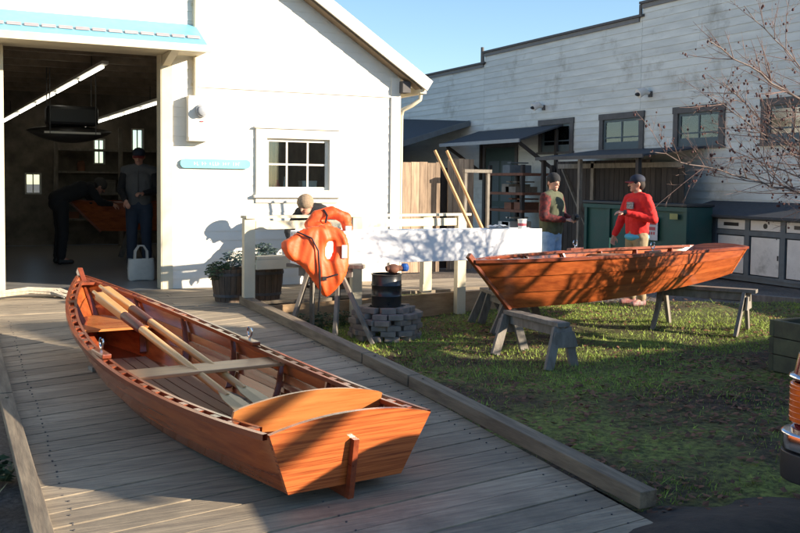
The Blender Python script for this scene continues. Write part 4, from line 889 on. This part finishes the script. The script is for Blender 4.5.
for i,(a,c) in enumerate(wins):
    z0,z1=2.38,3.16; q=MB(); q.box(X-.045,X-.015,a,a+.13,z0,z1-.13); q.box(X-.045,X-.015,c-.13,c,z0,z1-.13); q.box(X-.050,X-.015,a-.02,c+.02,z1-.13,z1); q.box(X-.075,X-.015,a-.03,c+.03,z0-.05,z0); wn=wp(q,'window',M_trimgrey,fb)
    q=MB(); f0,f1,g0,g1=a+.131,c-.131,z0+.001,z1-.131; s=.055
    q.box(X-.01,X+.03,f0,f1,g0,g0+.16); q.box(X-.01,X+.03,f0,f1,g1-s,g1); q.box(X-.01,X+.03,f0,f0+s,g0+.16,g1-s); q.box(X-.01,X+.03,f1-s,f1,g0+.16,g1-s); q.box(X-.005,X+.028,(f0+f1)/2-.018,(f0+f1)/2+.018,g0+.16,g1-s); q.box(X-.006,X+.027,f0+s,f1-s,g0+.24,g0+.27); o=q.build('sash',M_bluegrey); o.parent=wn
    q=MB(); q.box(X+.008,X+.012,f0+.02,f1-.02,g0+.1,g1-.02); o=q.build('pane',glass('warehouse_pane',alpha=.05,rough=.06)); o.parent=wn
    q=MB(); q.box(X+.035,X+.045,f0+.01,f1-.01,g0+.27,g1); o=q.build('blind',mat('dusty_blind',(.22,.23,.22),(.12,.13,.125),rough=.8,scale=6,stretch=(1,1,14))); o.parent=wn
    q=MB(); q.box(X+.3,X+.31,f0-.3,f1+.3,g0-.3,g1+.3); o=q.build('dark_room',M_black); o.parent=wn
q=MB(); q.box(X-.02,X+.02,20.33,21.80,0,2.55); dd=wp(q,'door',M_door,fb)
q=MB()
for (a,c,z0,z1) in ((20.5,21.0,.3,1.0),(21.1,21.6,.3,1.0),(20.5,21.0,1.15,2.2),(21.1,21.6,1.15,2.2)): q.box(X-.03,X-.0205,a,c,z0,z1)
o=q.build('door_panels',M_bluegrey); o.parent=dd
q=MB(); q.box(X-.05,X-.022,20.21,20.33,0,2.67); q.box(X-.05,X-.022,21.80,21.92,0,2.67); q.box(X-.05,X-.022,20.33,21.80,2.55,2.67); wp(q,'door_trim',M_trimgrey,fb)
for (y,z,lab) in ((19.10,3.50,'small wall lamp on the grey building above the first window'),(15.25,3.52,'small wall lamp on the grey building between the second and third windows')) [:2]:
    t=thing('wall_lamp',lab,'wall lamp',(X-.015,y,z),group='wall lamps on the grey building'); q=MB(); q.box(-.03,0,-.05,.05,-.10,.02); q.build('bracket',M_trimgrey,t); q=MB(); q.tube([(-.03,0,-.02),(-.14,.03,.02),(-.28,.06,-.04)],[.03,.08,.10],12); q.build('lamp_head',M_cabw,t); q=MB(); q.ell((-.275,.06,-.05),(.07,.07,.04)); q.build('lens',M_black,t)
q=MB(); q.tube([(X+.35,22.7,4.6),(X+.35,22.7,5.38)],.045,10); tag(q.build('vent_pipe',M_trimgrey),'thin dark vent pipe rising above the low parapet','pipe')
# shed roofs against it
t=thing('lean_to_roof','dark lean-to roof with pale fascia beyond the brown fence','roof',(X,22.7,0)); q=MB()
Aq=[(0,.0,3.28),(-3.4,0,2.24),(-3.4,5,2.55),(0,5,3.62)]; q.add([(x-.03,y,z) for x,y,z in Aq]+[(x-.03,y,z+.05) for x,y,z in Aq],[(0,1,2,3),(7,6,5,4),(0,4,5,1),(1,5,6,2),(2,6,7,3),(3,7,4,0)]); q.build('roof_sheet',M_tar,t)
q=MB(); q.beam((-.03,-.03,3.27),(-3.45,-.03,2.23),.04,.15); q.build('fascia',M_cabg,t); [MB().box(-3.3,-3.2,a_,a_+.1,0,h_).build('post',M_darkwood,t) for a_,h_ in ((.1,2.3),(4.5,2.5))]
q=MB(); q.box(-3.2,-.02,4.6,4.7,0,3.0); q.build('back_boards',M_darkwood,t)
t=thing('door_awning','dark shingled awning with light front edge over the green door','awning',(X,18.3,0)); q=MB(); Aq=[(-.02,0,2.98),(-1.2,0,2.60),(-1.2,3.9,2.60),(-.02,3.9,2.98)]; q.add([*Aq]+[(x,y,z+.04) for x,y,z in Aq],[(0,1,2,3),(7,6,5,4),(0,4,5,1),(1,5,6,2),(2,6,7,3),(3,7,4,0)]); q.build('roof_sheet',M_tar,t)
q=MB(); q.box(-1.235,-1.205,0,3.9,2.565,2.65); q.build('fascia',mat('pale_edge',(.32,.33,.34),rough=.6),t)
for y in (.2,3.7): q=MB(); q.beam((-1.1,y,2.57),(-.03,y,1.9),.07,.07); q.box(-.09,-.02,y-.035,y+.035,1.7,2.9); q.build('bracket',M_darkwood,t)
t=thing('shed_canopy','long low dark canopy roof over the old plank shed behind the two men','canopy',(X,13.6,0)); q=MB(); Aq=[(-.02,0,2.34),(-1.55,0,2.15),(-1.55,4.3,2.15),(-.02,4.3,2.34)]; Aq=[(x,y if y==0 else 3.5,z) for x,y,z in Aq]; q.add([*Aq]+[(x,y,z+.035) for x,y,z in Aq],[(0,1,2,3),(7,6,5,4),(0,4,5,1),(1,5,6,2),(2,6,7,3),(3,7,4,0)]); q.build('roof_sheet',M_tar,t)
q=MB(); q.box(-1.58,-1.552,0,3.5,2.12,2.19); q.build('fascia',M_trimgrey,t)
q=MB(); q.box(-1.50,-1.43,2.0,2.07,0,2.12); q.build('post',M_grey,t)
[MB().box(-1.5,-1.42,a_,a_+.08,0,2.12).build('post',M_darkwood,t) for a_ in (.2,3.3)]
t=thing('plank_shed','old dark plank shed wall with a diagonal brace under the canopy','shed',(12.35,13.5,0)); q=MB(); y=0
while y<4.0: q.box(-.012,.012,y+.004,y+.15,0,2.12 if y>.9 else 1.95); y+=.158
q.build('planks',M_darkwood,t); q=MB(); q.beam((-.03,2.6,.3),(-.03,3.8,1.95),.03,.12,up=(1,0,0)); q.box(-.05,-.015,2.7,2.8,0,2.1); q.box(-.05,-.015,0,4.0,1.96,2.06); q.build('brace',M_grey,t)
# timber rack
t=thing('timber_rack','open rack of reddish timber and oddments left of the plank shed','rack',(12.2,18.1,0))
for y in (0,1.45): q=MB(); q.box(-.45,-.37,y,y+.08,0,2.05); q.box(.35,.43,y,y+.08,0,2.05); q.build('upright',M_darkwood,t)
for z,m in ((.5,M_grey),(.95,M_rust),(1.35,M_rust),(1.80,M_rust)): q=MB(); q.box(-.47,.43,-.05,1.6,z,z+.06); q.build('shelf_board',m,t)
rr=random.Random(6)
for i in range(7):
    z=(.56,1.01,1.41,1.86)[i%4]; q=MB(); y=rr.uniform(0,.9); q.box(-.35,.25,0,rr.uniform(.25,.5),0,rr.uniform(.08,.22)); q.box(-.3,.2,.05,.2,.23,.26); o=q.build('timber_offcut',(M_cabw,M_rust,M_grey,M_cabg)[i%4]); o.location=(12.2,18.1+y,z); tag(o,'offcut of board stored on the open timber rack','timber','offcuts on the timber rack')
# dumpster
t=thing('dumpster','large teal steel dumpster with black lid behind the man in red','dumpster',(11.5,12.45,0)); q=MB(); L_=2.9
q.prism([(0,.18),(.0,.9),(-.0,1.24),(.55,1.24),(.55,.12),(.1,.12)],'y',0,L_); q.build('bin_body',M_teal,t,bevel=.01)
q=MB(); 
for y in (0,1.40,2.1,L_-.08): q.box(-.045,-.002,y,y+.08,.2,1.2)
q.box(-.06,-.002,-.02,L_+.02,1.16,1.235); q.build('rib',M_teal,t)
q=MB(); q.box(-.08,.57,-.03,1.40,1.242,1.30); q.box(-.08,.57,1.43,L_+.03,1.242,1.30); q.build('lid',M_lid,t,bevel=.012)
q=MB(); q.box(-.10,-.01,.5,2.6,.05,.12); q.build('skid',M_teal,t)
q=MB(); q.box(-.052,-.048,.72,1.12,.62,1.04); s_=q.build('notice',M_paper,t)
q=MB(); q.box(-.056,-.0525,.76,1.08,.90,.94); q.box(-.056,-.0525,.78,1.04,.80,.86); 
for k in range(4): q.box(-.056,-.0525,(.79+k*.065),(.83+k*.065),.72,.77)
o=q.build('notice_print',M_pink); o.parent=s_
q=MB(); q.box(-.066,-.0605,.2,.4,1.02,1.12); q.build('sticker',mat('dull_yellow_print',(.25,.26,.10),rough=.7),t)
# recycling cabinets
t=thing('recycling_cabinets','row of white panelled bin cabinets in a grey frame under a small dark roof','cabinet',(12.2,5.6,0)); q=MB(); Y1=7.75
q.box(0,.75,0,Y1,.0,.06); 
q.box(.02,.75,Y1-.03,Y1,.06,1.1); q.box(.73,.77,0,Y1-.03,.06,1.25)
q.build('carcass',M_cabg,t)
q=MB(); Aq=[(-.18,-.1,1.075),(.79,-.1,1.30),(.79,Y1+.08,1.30),(-.18,Y1+.08,1.075)]; q.add([*Aq]+[(x,y,z+.04) for x,y,z in Aq],[(0,1,2,3),(7,6,5,4),(0,4,5,1),(1,5,6,2),(2,6,7,3),(3,7,4,0)]); q.build('roof_sheet',M_tar,t)
ys=[Y1-.0-.76*i for i in range(11)]
q=MB()
for y in ys: q.box(-.02,.03,y-.10,y,.06,1.08)
q.box(-.018,.028,.0,Y1,.78,.865); q.box(-.018,.028,0,Y1,1.05,1.08); q.box(-.018,.028,0,Y1,.061,.11); q.build('frame',M_cabg,t)
for i in range(10):
    a=ys[i+1]+.01; c=ys[i]-.11
    q=MB(); q.box(.0,.02,a,c,.875,1.04); f=q.build('flap_panel',M_cabw,t)
    q=MB()
    if i%2==1: q.box(-.004,-.0005,a+.15,c-.15,.93,.99)
    else: q.tube([(-.004,(a+c)/2,.955),(-.0005,(a+c)/2,.955)],.045,16)
    o=q.build('slot',M_black); o.parent=f
    q=MB(); q.box(.0,.02,a+.02,c-.02,.125,.76); d_=q.build('cabinet_door',M_cabw,t,bevel=.004)
    q=MB(); q.box(-.012,-.0005,a+.03,a+.05,.40,.48); o=q.build('handle',M_black); o.parent=d_
b=MB(); b.beam((9.9,10.45,.04),(12.0,6.2,.04),.09,.09); tag(b.build('edge_timber',M_grey),'grey timber lying along the gravel edge behind the raised boat','timber')
# ---------------------------------------------------------------- timber planter box, car
t=thing('planter_box','mossy timber planter box at the right edge of the grass','planter box',(6.42,5.40,0)); 
for k in range(3):
    q=MB(); z0=.02+.15*k; q.box(0,1.5,.47,.52,z0,z0+.142); q.box(0,1.5,0,.05,z0,z0+.142); q.box(0,.05,.051,.469,z0,z0+.142); q.box(1.45,1.5,.051,.469,z0,z0+.142); q.build('side_boards',M_planterw,t,bevel=.004)
q=MB(); q.box(.05,1.45,.05,.47,.05,.38); q.build('soil',M_dirt,t)
q=MB(); leafy(q,(.7,.25,.42),(.6,.2,.06),160,.03,random.Random(9)); q.build('low_plants',M_plant,t)
q=MB(); q.box(-.18,1.5,.10,.60,.0,.05); 
car=thing('parked_car','dark red car with amber corner lamp and chrome bumper at the right edge','car',(3.215,2.95,0))
def rrect(x0,x1,y0,y1,r,z,n=7):
    P_=[]
    for cx,cy,a0 in ((x1-r,y1-r,0),(x0+r,y1-r,90),(x0+r,y0+r,180),(x1-r,y0+r,270)):
        for i in range(n): a=rad(a0+90*i/(n-1)); P_.append((cx+r*math.cos(a),cy+r*math.sin(a),z))
    return P_
def lofted(sec,name,m,parent,caps=True,bevel=0,**k):
    q=MB(); q.grid(sec,closed=True); n=len(sec[0]); 
    if caps: q.f+=[tuple(range(n)),tuple(range(len(q.v)-n,len(q.v)))]; q.mi+=[0,0]
    return q.build(name,m,parent,smooth=True,bevel=bevel,**k)
body=lofted([rrect(.12,4.45,-1.74,-.05,.10,.24),rrect(.05,4.5,-1.78,-.02,.10,.45),rrect(.045,4.5,-1.78,-.02,.10,.58),rrect(.07,4.5,-1.77,-.03,.10,.60),rrect(.07,4.5,-1.77,-.03,.10,.775),rrect(.05,4.5,-1.78,-.02,.10,.79),rrect(.06,4.48,-1.76,-.04,.10,.90),rrect(.20,4.3,-1.66,-.14,.2,.965)],'body',M_car,car)
lofted([rrect(1.35,4.25,-1.66,-.14,.22,.965),rrect(1.8,3.9,-1.50,-.30,.22,1.38),rrect(2.0,3.7,-1.4,-.4,.2,1.42)],'cabin',M_car,car)
q=MB(); q.add([(1.40,-1.4,1.0),(1.40,-.4,1.0),(1.775,-.5,1.35),(1.775,-1.3,1.35)],[(0,1,2,3)]); 
q2=MB(); 
for p in ([(1.41,-.45,1.02),(1.41,-1.35,1.02),(1.78,-1.25,1.34),(1.78,-.55,1.34)],): q2.add([(x-.012,y,z) for x,y,z in p]+[(x-.004,y,z) for x,y,z in p],[(0,1,2,3),(7,6,5,4),(0,4,5,1),(1,5,6,2),(2,6,7,3),(3,7,4,0)])
q2.build('windscreen',M_blackp,car)
for sgn,y0,y1 in ((1,-.150,-.285),(-1,-1.655,-1.52)):
    q=MB(); o_=.008*sgn; p=[(1.75,y0,1.0),(4.0,y0,1.0),(3.75,y1,1.34),(2.05,y1,1.34)]; q.add([(x,y+o_,z) for x,y,z in p]+[(x,y+o_*2,z) for x,y,z in p],[(0,1,2,3),(7,6,5,4),(0,4,5,1),(1,5,6,2),(2,6,7,3),(3,7,4,0)]); q.build('side_window',M_blackp,car)
def corner(r,off,z,a0=95,a1=185,cx=.15,cy=-.12,n=14,ext=.35,exl=.5):
    rr_=.10+off; P_=[(cx+ext,cy+rr_,z)]+[(cx+rr_*math.cos(rad(a0+(a1-a0)*i/n)),cy+rr_*math.sin(rad(a0+(a1-a0)*i/n)),z) for i in range(n+1)]+[(cx-rr_,cy-exl,z)]
    return P_
def band(name,m,z0,z1,off0,off1,parent,ext,exl,bulge=0,side=1):
    rows=[]
    e_=min(.007,(z1-z0)*.2); zs=[z0,z0+e_,(z0+z1)/2,z1-e_,z1]; of=[off0,off1,off1+bulge,off1,off0]
    for z,o in zip(zs,of): rows.append(corner(0,o,z,90,180,ext=ext,exl=exl))
    for z,o in zip(zs[::-1],of): rows.append(corner(0,-.01,z,90,180,ext=ext,exl=exl))
    if side<0: rows=[[(x,-1.80-y,z) for x,y,z in r] for r in rows]
    q=MB(); n=len(rows[0]); vs=[p for r in rows for p in r]; fs=[]
    for i in range(len(rows)):
        for j in range(n-1): a=i*n+j; b_=((i+1)%len(rows))*n+j; fs.append((a,a+1,b_+1,b_))
    fs+=[tuple(i*n for i in range(len(rows))),tuple(i*n+n-1 for i in range(len(rows)))]
    q.add(vs,fs); return q.build(name,m,parent,smooth=True,bevel=.002)
for side in (1,-1):
    for zz in (.625,.65,.675,.70,.725,.75): o=band('lens_rib',M_amber,zz-.0035,zz+.0035,.008,.0118,car,.13,.09,0,side); o.parent=car
    l=band('corner_lamp',M_amber,.60,.775,.0,.010,car,.14,.10,.001,side); band('lamp_trim',M_chrome,.785,.812,.0,.012,car,.2,.55,.004,side)
band('bumper',M_chrome,.485,.565,.03,.04,car,.25,.75,.004); band('bumper',M_chrome,.485,.565,.03,.04,car,.25,.75,.004,-1)
band('bumper_skirt',M_black,.35,.483,.025,.038,car,.3,.75,.004); band('bumper_skirt',M_black,.35,.483,.025,.038,car,.3,.75,.004,-1)
q=MB(); q.box(.045,.062,-1.35,-.45,.62,.76); q.build('headlight_panel',M_chrome,car)
for x in (.95,3.55):
    for y in (-.14,-1.66):
        q=MB(); q.tube([(x,y-.1,.31),(x,y+.1,.31)],.31,28); w=q.build('tyre',M_tyre,car,bevel=.02); q=MB(); q.tube([(x,y-.103,.31),(x,y+.103,.31)],.19,20); o=q.build('rim',M_chrome); o.parent=w
# ---------------------------------------------------------------- bare tree at the right
def tree():
    rr=random.Random(21); base=Vector((8.75,5.25,-.02)); t=thing('bare_tree','bare young tree with reddish twigs and dried hips at the right edge','tree',base)
    tk=MB(); tw=MB(); br=MB(); 
    def berry(p,n=1):
        for _ in range(n):
            c=Vector(p)+Vector((rr.uniform(-.03,.03),rr.uniform(-.03,.03),rr.uniform(-.045,.01))); r=rr.uniform(.006,.014)
            br.ell(c,(r,r*.8,r*1.1),6,4)
    def limb(p,d,L_,r,lev):
        n=max(3,int(L_/.13)); pts=[Vector(p)]; rs=[r]; d=Vector(d).normalized()
        for i in range(n):
            d=(d+Vector((rr.uniform(-.13,.13),rr.uniform(-.13,.13),rr.uniform(-.10,.13)))).normalized(); pts.append(pts[-1]+d*L_/n); rs.append(r*(1-.72*(i+1)/n))
        (tk if lev<1 else tw).tube(pts,rs,7 if lev<2 else 4)
        if lev<3:
            k=int(L_/(.16,.11,.085)[lev])
            for i in range(k):
                f=rr.uniform(.18,.98); j=min(n-1,int(f*n)); q0=pts[j]; dd=(pts[j+1]-pts[j]).normalized(); ax=dd.orthogonal().normalized(); ax.rotate(Matrix.Rotation(rr.uniform(0,6.28),3,dd)); nd=(dd*.9+ax*rr.uniform(.5,.9)+Vector((0,0,.12))).normalized()
                limb(q0-base*0,nd,L_*rr.uniform(.28,.5)*(1.1-f*.3),max(.0017,rs[j]*.42),lev+1)
        if lev>=1 and rr.random()<.12 and pts[-1].x<-.6: berry(pts[-1],rr.choice((1,2,3)))
        if lev==3 and pts[1].x<-.8 and rr.random()<.05: berry(pts[1],2)
        return pts
    trunk=[Vector((0,0,0)),Vector((-.03,.03,.35)),Vector((-.02,.02,.7)),Vector((.05,.05,1.05))]; tk.tube(trunk,[.13,.11,.10,.10],12)
    top=trunk[-1]; st=lambda x,y,z:Vector((x,y,z))-base
    def main(tgt,r,via=None,dn=1.0):
        p=top+Vector((rr.uniform(-.05,.05),rr.uniform(-.05,.05),rr.uniform(-.3,0))); q_=st(*tgt); P_=[p]
        if via: P_.append(st(*via))
        P_.append(q_); pts=[]
        for a,b_ in zip(P_,P_[1:]):
            k=max(3,int((b_-a).length/.15))
            for i in range(k): pts.append(a+(b_-a)*i/k+Vector((rr.uniform(-.025,.025),rr.uniform(-.025,.025),rr.uniform(-.025,.025))))
        pts.append(q_); n=len(pts); rs=[r*(1-.8*i/(n-1)) for i in range(n)]; tk.tube(pts,rs,8)
        for i in range(2,n-1):
            if rr.random()>dn: continue
            for _ in range(2 if rr.random()<.55 else 1):
                dd=(pts[i+1]-pts[i]).normalized(); ax=dd.orthogonal().normalized(); ax.rotate(Matrix.Rotation(rr.uniform(0,6.28),3,dd)); limb(pts[i],dd*.8+ax*rr.uniform(.5,.95)+Vector((0,0,.1)),rr.uniform(.35,.85)*(1.2-.5*i/n),rs[i]*(.42 if dn>=1 else .7)+.002,1 if dn>=1 else 2)
        berry(pts[-1],2)
    # limbs into the picture
    main((6.12,6.45,2.92),.024,(7.45,6.3,2.30)); main((6.7,6.6,3.3),.016,(7.6,6.4,2.5)); main((6.5,6.9,1.75),.014,(7.5,6.5,1.6)); main((6.3,6.6,2.45),.015,(7.4,6.5,1.9)); main((6.75,6.9,2.62),.020,(7.75,6.5,1.72)); main((5.75,6.75,1.92),.016,(7.3,6.6,1.60)); main((6.75,6.35,2.25),.018,(7.9,6.0,1.45)); main((7.0,7.2,2.05),.016,(7.9,6.4,1.5))
    # limbs towards the light, outside the picture
    main((8.0,4.1,2.35),.08,dn=.5); main((8.9,3.4,2.7),.085,dn=.45); main((8.3,5.3,3.1),.06,dn=.4); main((8.1,4.6,1.9),.06,dn=.5); main((9.7,4.9,3.2),.05,dn=.5); main((9.7,3.9,2.2),.04,dn=.5); main((10.2,6.3,2.4),.04,dn=.3); main((9.3,6.3,2.0),.035,dn=.4)
    tk.build('trunk',M_bark,t,smooth=True); tw.build('twigs',mat('reddish_twigs',(.26,.17,.14),(.15,.09,.075),rough=.8,scale=20),t); br.build('dried_hips',M_berry,t,smooth=True)['kind']='stuff'
tree()
# ---------------------------------------------------------------- added shadow caster, unseen behind the viewer
t=thing('shadow_caster','added timber screen cut to cast the deck and lawn shade, unseen behind the viewer','building',(8,-2,0))
q=MB(); out=[(21,0),(21,4.2),(17.3,4.15),(14.9,4.02),(14.3,4.7),(13.6,5.3),(12.86,5.38),(12.0,4.74),(9.67,4.00),(8.67,3.48),(8.14,3.16),(8.17,3.06),(8.5,3.28),(8.8,3.46),(9.2,3.70),(9.6,3.84),(9.75,3.4),(9.4,3.20),(8.98,3.02),(8.5,2.85),(8.2,2.76),(8.1,0)]  # outline and slit cut so the shadow edges fall on deck and lawn
q.prism([(x-8,z) for x,z in out],'y',-.25,0); q.build('front',M_fence,t)
q=MB(); q.box(2,13,-5,-.26,0,2.3); q.build('caster_rear',M_fence,t); q=MB(); q.prism([(-5.2,2.31),(-.3,2.31),(-.3,2.35),(-2.7,2.7),(-5.2,2.4)],'x',1.9,13.1); q.build('roof',M_tar,t)  # box and roof fill out the unseen shadow caster
# ---------------------------------------------------------------- grass, leaf litter
def grass():
    n=90000; x=rng.uniform(3.08,12,n*2); y=rng.uniform(3.6,12.3,n*2)
    # patchy density
    d=np.sin(x*1.7+y*.9)+np.sin(x*.8-y*2.3)+.6*np.sin(x*4.1+y*3.3)+.5*np.sin(x*7.3-y*6.1)
    ed=np.where(x>6.3,10.25-.30*np.maximum(0,x-8.5)+.25*np.sin(x*1.1),12.4)
    deck=9.72+.16*np.maximum(0,x-2.95)
    shade=(y<6.7)  # thinner grass here darkens the shaded near lawn
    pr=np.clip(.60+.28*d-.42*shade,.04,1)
    k=(rng.random(n*2)<pr)&(y<ed-.05)&((y<deck-.02)|(x>8.3))&(x/y<1.3); x=x[k][:n]; y=y[k][:n]; n=len(x)
    h=rng.uniform(.012,.042,n)*np.where(rng.random(n)<.05,1.9,1); a=rng.uniform(0,2*PI,n); w=rng.uniform(.0018,.0042,n)
    z=.004+.8*(.012*np.sin(x*2.1+y*1.3)+.010*np.sin(x*4.7-y*3.1)+.006*np.sin(x*9.1+y*7.7))-.002
    lx=rng.normal(0,.55,n)*h; ly=rng.normal(0,.55,n)*h
    v=np.empty((n,3,3)); ca,sa=np.cos(a)*w,np.sin(a)*w
    v[:,0]=np.stack([x-ca,y-sa,z],1); v[:,1]=np.stack([x+ca,y+sa,z],1); v[:,2]=np.stack([x+lx,y+ly,z+h],1)
    me=bpy.data.meshes.new('grass'); me.vertices.add(n*3); me.vertices.foreach_set('co',v.reshape(-1)); me.loops.add(n*3); me.loops.foreach_set('vertex_index',np.arange(n*3,dtype=np.int32)); me.polygons.add(n); me.polygons.foreach_set('loop_start',np.arange(0,n*3,3,dtype=np.int32)); me.polygons.foreach_set('loop_total',np.full(n,3,dtype=np.int32)); me.update(); me.materials.append(M_grass)
    o=bpy.data.objects.new('grass',me); COL.objects.link(o); stuff(o,'short mossy green grass growing on the lawn beside the ramp','grass')
grass()
def leaves():
    n=9500; x=rng.uniform(3.08,10,n*2); y=rng.uniform(3.1,11.5,n*2); d=np.sin(x*1.1-y*1.9)+np.sin(x*2.9+y*1.4); 
    pr=np.clip(.35+.3*d+.3*(y<6.6),.04,1)+.5*np.exp(-((x-6.2)**2/2.2+(y-5.3)**2/.9))+.5*np.exp(-((x-4.6)**2/.8+(y-7.9)**2/.16))+.3*np.exp(-((x-3.25)**2/.02))  # fallen leaves, with extra on the near lawn to deepen its shade
    deck=9.72+.16*np.maximum(0,x-2.95); k=(rng.random(n*2)<pr*.8)&(y<deck-.03)&(y<10.6); x=x[k][:n]; y=y[k][:n]; b_=MB()
    for X_,Y_ in zip(x,y):
        s=random.uniform(.014,.036); a=random.uniform(0,6.28); z=.012+wob(X_,Y_)*.8+random.uniform(.0,.014); t1_=random.uniform(-.5,.5); c,sn=math.cos(a),math.sin(a)
        P_=[(-s,0,0),(0,-s*.55,s*t1_*.5),(s,0,s*.35),(0,s*.55,-s*t1_*.3+.004)]
        b_.add([(X_+p[0]*c-p[1]*sn,Y_+p[0]*sn+p[1]*c,z+p[2]) for p in P_],[(0,1,2,3)])
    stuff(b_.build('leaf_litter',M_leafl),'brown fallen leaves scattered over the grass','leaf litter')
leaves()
# ---------------------------------------------------------------- light, sky, camera
S=Vector((-1.1,1,-.45)); el=math.asin(.45/S.length)
ld=bpy.data.lights.new('sun','SUN'); ld.energy=5.0; ld.angle=rad(.5); ld.color=(1,.86,.68); lo=bpy.data.objects.new('sun',ld); COL.objects.link(lo); lo.rotation_euler=S.to_track_quat('-Z','Y').to_euler(); lo.location=(6,-10,12)
wd=bpy.data.worlds.new('World'); sc.world=wd; wd.use_nodes=True; nt=wd.node_tree; bg=nt.nodes['Background']; sk=nt.nodes.new('ShaderNodeTexSky'); sk.sky_type='NISHITA'; sk.sun_disc=False; sk.sun_elevation=el
sk.sun_rotation=math.atan2(-S.x,-S.y); sk.altitude=0; sk.air_density=1.0; sk.dust_density=.1; sk.ozone_density=3.0
nt.links.new(sk.outputs[0],bg.inputs[0]); bg.inputs[1].default_value=.098
F_=936.; YAW=rad(25.6); PIT=math.atan(50/936.); ROLL=rad(.67)
fw=Vector((math.sin(YAW)*math.cos(PIT),math.cos(YAW)*math.cos(PIT),-math.sin(PIT))); r0=fw.cross(Vector((0,0,1))).normalized(); u0=r0.cross(fw); c_,s_=math.cos(ROLL),math.sin(ROLL); Rr=c_*r0+s_*u0; Uu=c_*u0-s_*r0
cd=bpy.data.cameras.new('camera'); cam=bpy.data.objects.new('camera',cd); COL.objects.link(cam); cam.matrix_world=Matrix.Translation((0,0,1.62))@Matrix((Rr,Uu,-fw)).transposed().to_4x4()
cd.sensor_width=36; cd.lens=F_/800*36; cd.shift_y=-34.5/800; cd.clip_end=2000; cd.clip_start=.05; sc.camera=cam
sc.view_settings.view_transform='Standard'; sc.view_settings.look='None'; sc.view_settings.gamma=1; sc.view_settings.exposure=1.3
sc.cycles.max_bounces=8; sc.cycles.use_denoising=True
